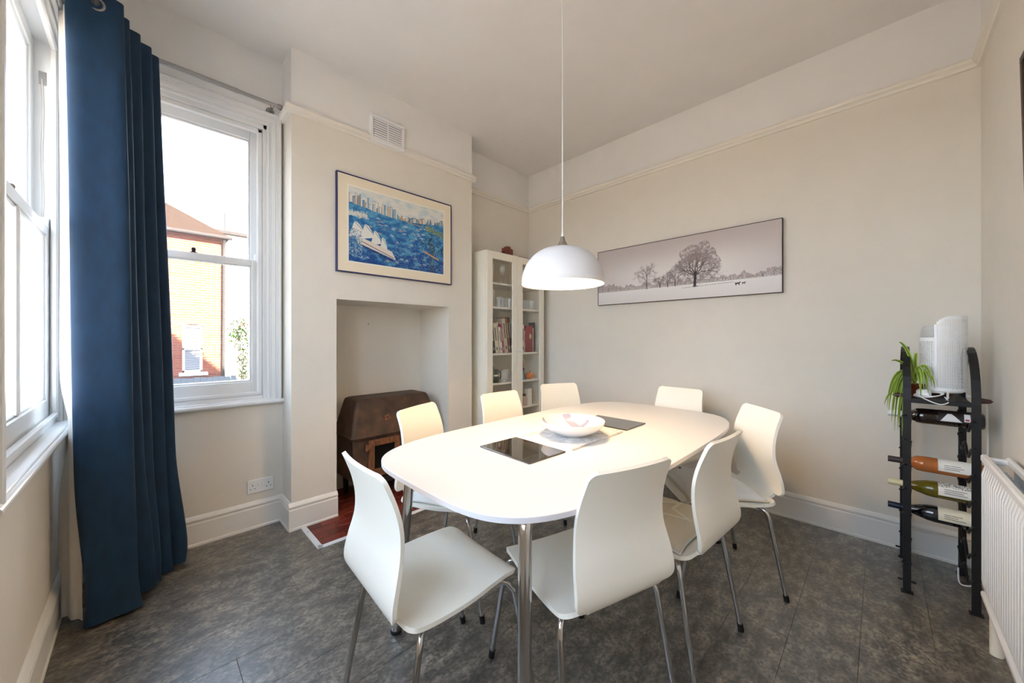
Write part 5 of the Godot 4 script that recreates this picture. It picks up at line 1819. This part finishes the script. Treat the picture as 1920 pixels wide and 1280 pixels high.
# ---------------------------------------------------------------- wine rack and what it carries
func build_rack() -> void:
	var xa := 2.575
	var xb := 2.965
	var za := 0.090
	var zb := 0.297
	var r := thing("wine_rack", "black iron wine rack with arched ends and wavy bottle rests", "wine rack")
	# two flat-bar arches, front post - arch - back post
	for z in [za, zb]:
		var arch := MB.new()
		var line := [Vector2(xa, 0.004)]
		line.append(Vector2(xa, 0.90))
		for k in 15:
			var w := PI - PI * k / 14.0
			line.append(Vector2((xa + xb) / 2 + (xb - xa) / 2 * cos(w), 0.92 + 0.245 * sin(w)))
		line.append(Vector2(xb, 0.90))
		line.append(Vector2(xb, 0.004))
		for k in line.size() - 1:
			var p0: Vector2 = line[k]
			var p1: Vector2 = line[k + 1]
			var d := (p1 - p0).normalized()
			var e0: Vector2 = d if k == 0 else ((p0 - line[k - 1]).normalized() + d).normalized()
			var e1: Vector2 = d if k == line.size() - 2 else ((line[k + 2] - p1).normalized() + d).normalized()
			var n0: Vector2 = Vector2(-e0.y, e0.x) * 0.004
			var n1: Vector2 = Vector2(-e1.y, e1.x) * 0.004
			var hz := 0.0135
			var c := func(q: Vector2, n: Vector2, s: float, zz: float) -> Vector3:
				return Vector3(q.x + n.x * s, q.y + n.y * s, z + zz)
			arch.quad(c.call(p0, n0, 1, -hz), c.call(p1, n1, 1, -hz), c.call(p1, n1, 1, hz), c.call(p0, n0, 1, hz), Vector3(n0.x, n0.y, 0))
			arch.quad(c.call(p0, n0, -1, -hz), c.call(p1, n1, -1, -hz), c.call(p1, n1, -1, hz), c.call(p0, n0, -1, hz), -Vector3(n0.x, n0.y, 0))
			arch.quad(c.call(p0, n0, 1, -hz), c.call(p1, n1, 1, -hz), c.call(p1, n1, -1, -hz), c.call(p0, n0, -1, -hz), Vector3.FORWARD)
			arch.quad(c.call(p0, n0, 1, hz), c.call(p1, n1, 1, hz), c.call(p1, n1, -1, hz), c.call(p0, n0, -1, hz), Vector3.BACK)
		part("arch", arch, M.black_iron, r)
		for x in [xa, xb]:
			var ft := MB.new()
			ft.box(Vector3(x - 0.016, 0.0005, z - 0.021), Vector3(x + 0.016, 0.006, z + 0.021), 0.002)
			part("foot", ft, M.black_iron, r)
	# wavy rests on both sides, seven tiers
	var tiers := [0.115, 0.232, 0.348, 0.465, 0.578, 0.695, 0.812]
	for y in tiers:
		for z in [za, zb]:
			var pts := []
			for k in 33:
				var w := k / 32.0
				var x := lerpf(xa + 0.012, xb - 0.012, w)
				pts.append(Vector3(x, y + 0.022 - 0.050 * (0.5 - 0.5 * cos(w * TAU * 2.0)), z + (0.012 if z == za else -0.012)))
			pts.push_front(Vector3(xa, y + 0.026, z + (0.012 if z == za else -0.012)))
			pts.append(Vector3(xb, y + 0.026, z + (0.012 if z == za else -0.012)))
			var mb := MB.new()
			mb.tube(pts, 0.0052, 7)
			part("bottle_rest", mb, M.black_iron, r)
			for x in [xa, xb]:
				var cu := MB.new()
				cu.tube(smooth_line([Vector3(x, y + 0.028, z), Vector3(x - 0.008, y + 0.036, z - 0.008), Vector3(x - 0.010, y + 0.026, z - 0.016)], 4), 0.0038, 6)
				part("curl", cu, M.black_iron, r)
	for y in [0.055]:
		for x in [xa, xb]:
			var bar := MB.new()
			bar.tube([Vector3(x, y, za - 0.03), Vector3(x, y, za + 0.03)], 0.005, 7)
			part("cross_pin", bar, M.black_iron, r)
	var sh := MB.new()
	sh.box(Vector3(xa + 0.004, 0.905, za + 0.013), Vector3(xb - 0.004, 0.928, zb - 0.013), 0.002)
	part("shelf", sh, M.black_iron, r)
	var ends := MB.new()
	for z in [za, zb]:
		ends.lathe([Vector2(0.0001, -0.02), Vector2(0.009, -0.016), Vector2(0.012, 0), Vector2(0.009, 0.022), Vector2(0.0001, 0.03)], 12, Transform3D(Basis(Vector3.RIGHT, PI / 2 if z == zb else -PI / 2), Vector3(xa + 0.03, 0.935, z + (0.02 if z == zb else -0.02))))
	part("finial", ends, mat(rgb(66, 40, 28), 0.5), r)

	# bottles lie across the rests, neck toward the room
	var bordeaux := [Vector2(0.0001, 0.004), Vector2(0.022, 0.006), Vector2(0.034, 0.0), Vector2(0.0365, 0.006), Vector2(0.0365, 0.185), Vector2(0.034, 0.205), Vector2(0.020, 0.226), Vector2(0.0145, 0.236), Vector2(0.0135, 0.30), Vector2(0.0001, 0.30)]
	var burgundy := [Vector2(0.0001, 0.004), Vector2(0.022, 0.006), Vector2(0.035, 0.0), Vector2(0.0385, 0.006), Vector2(0.0385, 0.150), Vector2(0.036, 0.172), Vector2(0.027, 0.202), Vector2(0.018, 0.228), Vector2(0.0145, 0.246), Vector2(0.0135, 0.298), Vector2(0.0001, 0.298)]
	var rests := [
		[0.835, bordeaux, rgb(26, 17, 13), rgb(230, 232, 234), "dark brown wine bottle on the topmost rest of the rack", 0.085],
		[0.603, bordeaux, rgb(206, 122, 62), rgb(62, 50, 46), "amber rose wine bottle with white label, middle of rack", 0.07],
		[0.490, burgundy, rgb(116, 104, 22), rgb(222, 216, 172), "olive green wine bottle with cream foil and patterned label", 0.065],
		[0.373, burgundy, rgb(20, 20, 26), rgb(26, 32, 52), "black wine bottle with navy foil, lowest in the rack", 0.068]]
	for k in rests.size():
		var q = rests[k]
		var b := thing("wine_bottle", q[4], "bottle", Vector3(2.672, q[0], 0.330), 0.0, "wine bottles lying in the rack")
		var axis := Transform3D(Basis(Vector3.RIGHT, -PI / 2), Vector3.ZERO)
		var gm := mat(q[2], 0.07)
		gm.clearcoat_enabled = true
		gm.clearcoat = 0.8
		gm.clearcoat_roughness = 0.03
		if k == 1 or k == 2:
			gm = mat(Color(q[2].r, q[2].g, q[2].b, 0.72), 0.06)
			gm.transparency = BaseMaterial3D.TRANSPARENCY_ALPHA
		var gl := MB.new()
		gl.lathe(q[1], 28, axis)
		part("glass", gl, gm, b)
		if k == 1 or k == 2:
			var wine := MB.new()
			var pr := []
			for v in q[1]:
				pr.append(Vector2(maxf(v.x - 0.003, 0.0001), v.y * 0.93 + 0.004))
			wine.lathe(pr, 20, axis)
			part("wine", wine, mat(rgb(196, 108, 58) if k == 1 else rgb(98, 88, 20), 0.3), b)
		var foil := MB.new()
		foil.lathe([Vector2(0.0150, 0.236), Vector2(0.0148, 0.296), Vector2(0.0146, 0.303), Vector2(0.0001, 0.3035)], 20, axis)
		part("foil", foil, mat(q[3], 0.4, 0.1), b)
		# label: a strip of paper round the upper front of the glass
		var rad: float = (0.0368 if k < 2 else 0.0388)
		var im := Image.create(128, 96, false, Image.FORMAT_RGB8)
		im.fill(rgb(236, 234, 226) if k != 3 else rgb(232, 228, 204))
		var rng := RandomNumberGenerator.new()
		rng.seed = 70 + k
		if k == 2:
			for m in 300:
				dab(im, rng.randf() * 128, 50 + rng.randf() * 46, rng.randf_range(1, 2.4), rgb(60, 78, 70), 0.8)
		for m in 3:
			stroke(im, Vector2(22, 16 + m * 10), Vector2(rng.randf_range(70, 104), 16 + m * 10), 1.3, rgb(90, 84, 80), 0.8)
		if k == 0:
			im.fill(rgb(34, 22, 16))
			for m in 46:
				stroke(im, Vector2(8 + m * 0.6, 4 + m), Vector2(84 - m * 0.8, 4 + m), 1.0, rgb(228, 226, 222))
			im.fill_rect(Rect2i(92, 10, 22, 46), rgb(232, 228, 226))
			im.fill_rect(Rect2i(96, 16, 14, 10), rgb(176, 60, 66))
		var lm := mat(Color(1, 1, 1), 0.6)
		lm.albedo_texture = ImageTexture.create_from_image(im)
		var la := MB.new()
		var g := []
		var l0 := 0.030
		var l1 := 0.138
		for i in 13:
			var col := []
			for j in 2:
				var an := lerpf(0.35, -1.75, i / 12.0)
				col.append(axis * Vector3(cos(an) * rad * -1.0, lerpf(l1, l0, j), 0.0) + Vector3(0, 0, 0) + axis.basis * Vector3(0, 0, sin(an) * rad * -1.0))
			g.append(col)
		# rows along the label so that print runs lengthwise
		var ga := []
		for i in g.size():
			ga.append([g[i][0], g[i][1]])
		var gn := []
		for i in ga.size():
			var an := lerpf(0.35, -1.75, i / 12.0)
			var nn := (axis.basis * Vector3(-cos(an), 0, -sin(an))).normalized()
			gn.append([nn, nn])
		for i in ga.size() - 1:
			var v0 := i / 12.0
			var v1 := (i + 1) / 12.0
			la.tri(ga[i][0], ga[i + 1][0], ga[i + 1][1], gn[i][0], gn[i + 1][0], gn[i + 1][1], Vector2(0, v0), Vector2(0, v1), Vector2(1, v1))
			la.tri(ga[i][0], ga[i + 1][1], ga[i][1], gn[i][0], gn[i + 1][1], gn[i][1], Vector2(0, v0), Vector2(1, v1), Vector2(1, v0))
		part("label_paper", la, lm, b)

	# perforated white metal table lamp, two curved plates on little legs
	var lamp := thing("perforated_lamp", "white perforated metal lantern on top of the wine rack", "lantern", Vector3(2.735, 0.9281, 0.212))
	plate(lamp, 0.078, 0.032, 0.388, 1.05, 3.55, true)
	plate(lamp, 0.074, 0.032, 0.287, 3.40, 5.15, false)
	plate(lamp, 0.070, 0.032, 0.345, 4.85, 7.35, true)
	for an in [-1.9, -0.2, 1.4, 3.0]:
		var lg := MB.new()
		lg.box(Vector3(-0.004, 0.0, -0.0012), Vector3(0.004, 0.045, 0.0012), 0.0005, Transform3D(Basis(Vector3.UP, PI / 2 - an), Vector3(cos(an) * 0.0765, 0, sin(an) * 0.0765)))
		part("leg", lg, M.gloss, lamp)
	var plat := MB.new()
	plat.lathe([Vector2(0.0001, 0.026), Vector2(0.064, 0.026), Vector2(0.064, 0.03), Vector2(0.0001, 0.03)], 24)
	part("floor_plate", plat, M.gloss, lamp)
	var disc := MB.new()
	disc.lathe([Vector2(0.0001, 0), Vector2(0.083, 0), Vector2(0.086, 0.004), Vector2(0.083, 0.010), Vector2(0.0001, 0.010)], 28)
	tag(place("wooden_coaster", disc.mesh(), M.wood_brown, self, Transform3D(Basis(), Vector3(2.84, 0.9281, 0.17))), "round brown wooden coaster behind the perforated lantern", "coaster")
	# plug and coiled flex
	var plug := thing("plug_adapter", "white plug adapter with coiled flex on the rack shelf", "adapter", Vector3(2.63, 0.9281, 0.150))
	var pb := MB.new()
	pb.box(Vector3(-0.022, 0.004, -0.028), Vector3(0.022, 0.040, 0.020), 0.008)
	part("body", pb, M.white_plastic, plug)
	var flex := MB.new()
	var fp := []
	for k in 80:
		var w := k / 79.0
		fp.append(Vector3(-0.008 + 0.024 * cos(w * TAU * 4.0), 0.016 + 0.012 * sin(w * TAU * 4.0 + 0.8) + 0.003 * w, 0.012 + 0.048 * sin(w * TAU * 4.0) * (0.8 + 0.2 * w)))
	flex.tube(fp, 0.0026, 6)
	part("flex", flex, M.white_plastic, plug)
	var loop := MB.new()
	loop.tube(smooth_line([Vector3(-0.03, 0.020, -0.03), Vector3(-0.062, 0.002, -0.005), Vector3(-0.066, -0.018, 0.04), Vector3(-0.05, -0.008, 0.068), Vector3(-0.02, 0.012, 0.06)], 7), 0.0026, 6)
	part("flex_loop", loop, M.white_plastic, plug)

	# spider plant in a small brown pot
	var pl := thing("spider_plant", "spider plant with striped arching leaves on the rack", "plant", Vector3(2.655, 0.9281, 0.124))
	var pot := MB.new()
	pot.lathe([Vector2(0.0001, 0), Vector2(0.020, 0), Vector2(0.028, 0.05), Vector2(0.030, 0.052), Vector2(0.030, 0.06), Vector2(0.026, 0.06), Vector2(0.024, 0.05), Vector2(0.0001, 0.046)], 18, Transform3D(Basis(), Vector3(0.03, 0, 0.0)))
	part("pot", pot, M.wood_brown, pl)
	var rng := RandomNumberGenerator.new()
	rng.seed = 17
	var base := Vector3(0.02, 0.055, -0.005)
	# tips in the plant's own axes: x, y, z
	var tips := [
		[Vector3(-0.05, 0.262, -0.06), 0.22], [Vector3(-0.06, 0.17, -0.085), 0.16], [Vector3(-0.05, -0.06, -0.10), 0.20], [Vector3(-0.05, -0.17, -0.075), 0.19], [Vector3(-0.06, -0.19, -0.05), 0.15],
		[Vector3(-0.04, -0.13, -0.085), 0.17], [Vector3(-0.03, -0.18, -0.045), 0.13], [Vector3(-0.05, -0.10, -0.06), 0.14], [Vector3(-0.06, 0.00, -0.08), 0.17], [Vector3(-0.08, -0.045, -0.11), 0.04],
		[Vector3(-0.06, 0.04, 0.02), 0.22], [Vector3(-0.05, 0.02, 0.035), 0.20], [Vector3(-0.055, 0.06, 0.045), 0.23], [Vector3(-0.05, -0.005, 0.012), 0.19], [Vector3(-0.06, 0.05, 0.055), 0.18],
		[Vector3(-0.02, 0.20, 0.0), 0.20], [Vector3(-0.07, -0.08, -0.095), 0.18], [Vector3(-0.05, -0.05, -0.07), 0.15], [Vector3(-0.08, -0.16, -0.065), 0.13], [Vector3(-0.04, 0.03, -0.05), 0.12], [Vector3(-0.065, -0.10, -0.08), 0.2], [Vector3(-0.07, -0.15, -0.06), 0.16], [Vector3(-0.07, -0.12, -0.042), 0.12]]
	for q in tips:
		var tip: Vector3 = q[0]
		var mid := base.lerp(tip, 0.45)
		mid.y = maxf(base.y, tip.y) * 0.4 + q[1] * 0.75
		var c1 := base + Vector3(0, (mid.y - base.y) * 0.8, 0) + (tip - base) * Vector3(0.1, 0, 0.1)
		var c2 := mid + (tip - base) * Vector3(0.45, 0, 0.45)
		var lf := MB.new()
		var nn := 14
		var sidev := Vector3(0.35, 0, 1).normalized()
		if absf(tip.z - base.z) > 0.05:
			sidev = Vector3(1, 0.1, 0.25).normalized()
		var prev := []
		for k in nn + 1:
			var w := float(k) / nn
			var c := base.bezier_interpolate(c1, c2, tip, w)
			var hw := 0.0088 * (1.0 - pow(w, 3.0)) * smoothstep(-0.15, 0.2, w) + 0.0006
			var tg := base.bezier_interpolate(c1, c2, tip, minf(w + 0.03, 1.0)) - base.bezier_interpolate(c1, c2, tip, maxf(w - 0.03, 0.0))
			var s2 := (tg.normalized().cross(Vector3.RIGHT).normalized() * 0.8 + sidev * 0.6).normalized() * hw
			var row := [c - s2 + Vector3.UP * 0.0012, c - s2 * 0.45, c + s2 * 0.45, c + s2 + Vector3.UP * 0.0012]
			if k > 0:
				for j in 3:
					lf.tint = (rgb(108, 142, 34) if j == 1 else rgb(176, 196, 92)).srgb_to_linear()
					lf.quad(prev[j], prev[j + 1], row[j + 1], row[j], Vector3(-1, 0.5, -0.3))
			prev = row
		part("leaf", lf, M.leaf_green, pl)
	# white cable dropping behind the rack to the skirting
	var cab := MB.new()
	cab.tube(smooth_line([Vector3(2.70, 0.945, 0.285), Vector3(2.66, 0.930, 0.325), Vector3(2.70, 0.88, 0.342), Vector3(2.72, 0.60, 0.346), Vector3(2.72, 0.30, 0.344), Vector3(2.70, 0.13, 0.340), Vector3(2.66, 0.09, 0.300), Vector3(2.69, 0.07, 0.262), Vector3(2.74, 0.12, 0.262)], 8), 0.003, 7)
	tag(part("lamp_cable", cab, M.white_plastic, self), "thin white cable dropping down behind the wine rack", "cable")

# a curved plate with a woven pattern of slots cut through it; arch: rounded upper corners
func plate(o: Node3D, rad: float, y0: float, y1: float, a0: float, a1: float, arch: bool) -> void:
	var mb := MB.new()
	var cell := 0.0078
	var cols := maxi(4, int(absf(a1 - a0) * rad / cell))
	var rows := int((y1 - y0) / cell)
	var P := func(u: float, y: float) -> Vector3:
		var an := lerpf(a0, a1, u)
		return Vector3(cos(an) * rad, y, sin(an) * rad)
	var N := func(u: float) -> Vector3:
		var an := lerpf(a0, a1, u)
		return Vector3(cos(an), 0, sin(an))
	var half := absf(a1 - a0) * rad / 2.0
	for i in cols:
		var u0 := float(i) / cols
		var u1 := float(i + 1) / cols
		var um := (u0 + u1) / 2.0
		var x := absf(um - 0.5) * 2.0 * half
		var cut := y1
		if arch:
			var r := half * 0.62
			if x > half - r:
				cut = y1 - r + sqrt(maxf(r * r - pow(x - half + r, 2.0), 0.0))
		for j in rows:
			var ya := y0 + (y1 - y0) * j / rows
			var yb := y0 + (y1 - y0) * (j + 1) / rows
			if ya >= cut:
				continue
			yb = minf(yb, cut)
			var rim := i == 0 or i == cols - 1 or j < 2 or yb > cut - cell * 1.2
			if rim:
				mb.tri(P.call(u0, ya), P.call(u1, ya), P.call(u1, yb), N.call(u0), N.call(u1), N.call(u1))
				mb.tri(P.call(u0, ya), P.call(u1, yb), P.call(u0, yb), N.call(u0), N.call(u1), N.call(u0))
				continue
			var flat_slot := (i + j) % 2 == 0
			var fx := 0.08 if flat_slot else 0.32
			var fy := 0.32 if flat_slot else 0.08
			var ua := lerpf(u0, u1, fx)
			var ub := lerpf(u0, u1, 1.0 - fx)
			var ha := lerpf(ya, yb, fy)
			var hb := lerpf(ya, yb, 1.0 - fy)
			for q in [[u0, u1, ya, ha], [u0, u1, hb, yb], [u0, ua, ha, hb], [ub, u1, ha, hb]]:
				mb.tri(P.call(q[0], q[2]), P.call(q[1], q[2]), P.call(q[1], q[3]), N.call(q[0]), N.call(q[1]), N.call(q[1]))
				mb.tri(P.call(q[0], q[2]), P.call(q[1], q[3]), P.call(q[0], q[3]), N.call(q[0]), N.call(q[1]), N.call(q[0]))
	part("pierced_plate", mb, M.gloss, o)


# ---------------------------------------------------------------- radiator, vent, socket
func build_radiator() -> void:
	var r := thing("radiator", "white ribbed panel radiator along the right wall", "radiator")
	var x1 := 2.352
	var x0 := 0.95
	var zf := 0.285
	for k in 2:
		var face := zf if k == 0 else 0.352
		var p := []
		var steps := int((x1 - x0) / 0.0333) * 8
		for i in steps + 1:
			var x := lerpf(x1, x0, float(i) / steps)
			var f := fposmod((x1 - x) / 0.0333, 1.0)
			var bump := 0.0115 * smoothstep(0.08, 0.26, f) * (1.0 - smoothstep(0.74, 0.92, f))
			var col := []
			for j in 11:
				var w := j / 10.0
				var y := lerpf(0.205, 0.728, w)
				var e := smoothstep(0.0, 0.06, w) * (1.0 - smoothstep(0.94, 1.0, w))
				col.append(Vector3(x, y, face + 0.010 - bump * e * (1.0 if k == 0 else -0.5)))
			p.append(col)
		var mb := MB.new()
		mb.sheet(p, 0.003)
		part("panel", mb, M.white_plastic, r)
	var rail := MB.new()
	rail.box(Vector3(x0, 0.724, zf - 0.004), Vector3(x1, 0.752, zf + 0.016), 0.005)
	rail.box(Vector3(x0, 0.190, zf - 0.004), Vector3(x1, 0.212, zf + 0.014), 0.005)
	rail.box(Vector3(x0, 0.724, 0.342), Vector3(x1, 0.752, 0.358), 0.005)
	rail.box(Vector3(x0, 0.190, 0.342), Vector3(x1, 0.212, 0.358), 0.005)
	part("header_rail", rail, M.white_plastic, r)
	var fins := MB.new()
	for k in 40:
		var x := lerpf(x0 + 0.03, x1 - 0.03, k / 39.0)
		fins.box(Vector3(x - 0.001, 0.24, zf + 0.016), Vector3(x + 0.001, 0.70, 0.342))
	part("convector_fins", fins, M.white_plastic, r)
	for q in [[0.725, 0.745], [0.192, 0.21]]:
		var side := MB.new()
		side.box(Vector3(x1 - 0.03, q[0], zf + 0.013), Vector3(x1 - 0.004, q[1], 0.344), 0.002)
		part("tapping", side, M.white_plastic, r)
	var valve := MB.new()
	valve.lathe([Vector2(0.0001, 0), Vector2(0.013, 0), Vector2(0.014, 0.012), Vector2(0.014, 0.05), Vector2(0.011, 0.055), Vector2(0.0001, 0.056)], 14, Transform3D(Basis(), Vector3(2.385, 0.145, 0.318)))
	valve.tube([Vector3(2.385, 0.20, 0.318), Vector3(2.345, 0.203, 0.318)], 0.009, 8)
	part("valve", valve, M.white_plastic, r)
	var pipe := MB.new()
	pipe.tube([Vector3(2.30, 0.002, 0.314), Vector3(2.30, 0.20, 0.314)], 0.018, 12)
	part("feed_pipe", pipe, M.ivory, r)
	var brk := MB.new()
	for x in [1.15, 2.15]:
		brk.box(Vector3(x - 0.012, 0.22, 0.356), Vector3(x + 0.012, 0.70, ZR), 0.002)
	part("wall_bracket", brk, M.white_plastic, r)

func build_small_things() -> void:
	# air vent on the chimney breast, lying over the picture rail
	var v := thing("air_vent", "white louvred air vent on the chimney breast", "vent")
	var a := Vector3(1.146, 2.642, ZC)
	var b := Vector3(1.415, 2.838, ZC + 0.036)
	var bk := MB.new()
	bk.box(a, Vector3(b.x, b.y, ZC + 0.026), 0.003)
	part("back_plate", bk, M.white_plastic, v)
	var fr := MB.new()
	fr.box(Vector3(a.x, b.y - 0.022, ZC + 0.024), Vector3(b.x, b.y, b.z), 0.003)
	fr.box(Vector3(a.x, a.y, ZC + 0.024), Vector3(b.x, a.y + 0.022, b.z), 0.003)
	fr.box(Vector3(a.x, a.y + 0.022, ZC + 0.024), Vector3(a.x + 0.024, b.y - 0.022, b.z), 0.003)
	fr.box(Vector3(b.x - 0.024, a.y + 0.022, ZC + 0.024), Vector3(b.x, b.y - 0.022, b.z), 0.003)
	fr.box(Vector3(1.276, a.y + 0.022, ZC + 0.024), Vector3(1.285, b.y - 0.022, b.z), 0.001)
	part("frame", fr, M.white_plastic, v)
	var dk := MB.new()
	dk.box(Vector3(a.x + 0.02, a.y + 0.02, ZC + 0.024), Vector3(b.x - 0.02, b.y - 0.02, ZC + 0.0265))
	part("slot_backing", dk, mat(rgb(120, 108, 98), 0.9), v)
	var sl := MB.new()
	sl.box(Vector3(-0.1085, -0.0055, -0.004), Vector3(0.1085, 0.0055, 0.004), 0.0015)
	var sme := sl.mesh()
	for k in 9:
		place("slat", sme, M.white_plastic, v, Transform3D(Basis(Vector3.RIGHT, 0.35), Vector3((a.x + b.x) / 2, a.y + 0.031 + k * 0.0168, ZC + 0.031)))

	# double socket
	var s := thing("wall_socket", "white double power socket above the skirting", "socket", Vector3(0.528, 0.266, ZL))
	var pm := MB.new()
	pm.box(Vector3(-0.0715, -0.0425, 0), Vector3(0.0715, 0.0425, 0.010), 0.003)
	part("face_plate", pm, M.white_plastic, s)
	for sx in [-1.0, 1.0]:
		var hole := MB.new()
		var cx: float = sx * 0.043
		hole.box(Vector3(cx - 0.002, 0.004, 0.0095), Vector3(cx + 0.002, 0.0125, 0.0104))
		hole.box(Vector3(cx - 0.0145, -0.016, 0.0095), Vector3(cx - 0.008, -0.0125, 0.0104))
		hole.box(Vector3(cx + 0.008, -0.016, 0.0095), Vector3(cx + 0.0145, -0.0125, 0.0104))
		part("pin_holes", hole, M.dark_hole, s)
		var sw := MB.new()
		var wx: float = sx * 0.010
		sw.box(Vector3(wx - 0.006, 0.0, 0.0095), Vector3(wx + 0.006, 0.018, 0.0135), 0.0015)
		part("switch", sw, M.white_plastic, s)
	# hook left in the fireplace back
	var hk := MB.new()
	hk.lathe([Vector2(0.0001, 0), Vector2(0.006, 0), Vector2(0.004, 0.008), Vector2(0.0001, 0.009)], 8, Transform3D(Basis(Vector3.RIGHT, PI / 2), Vector3(1.35, 1.335, -3.085)))
	tag(part("screw_hook", hk, M.steel, self), "tiny dark screw in the fireplace recess wall", "screw")
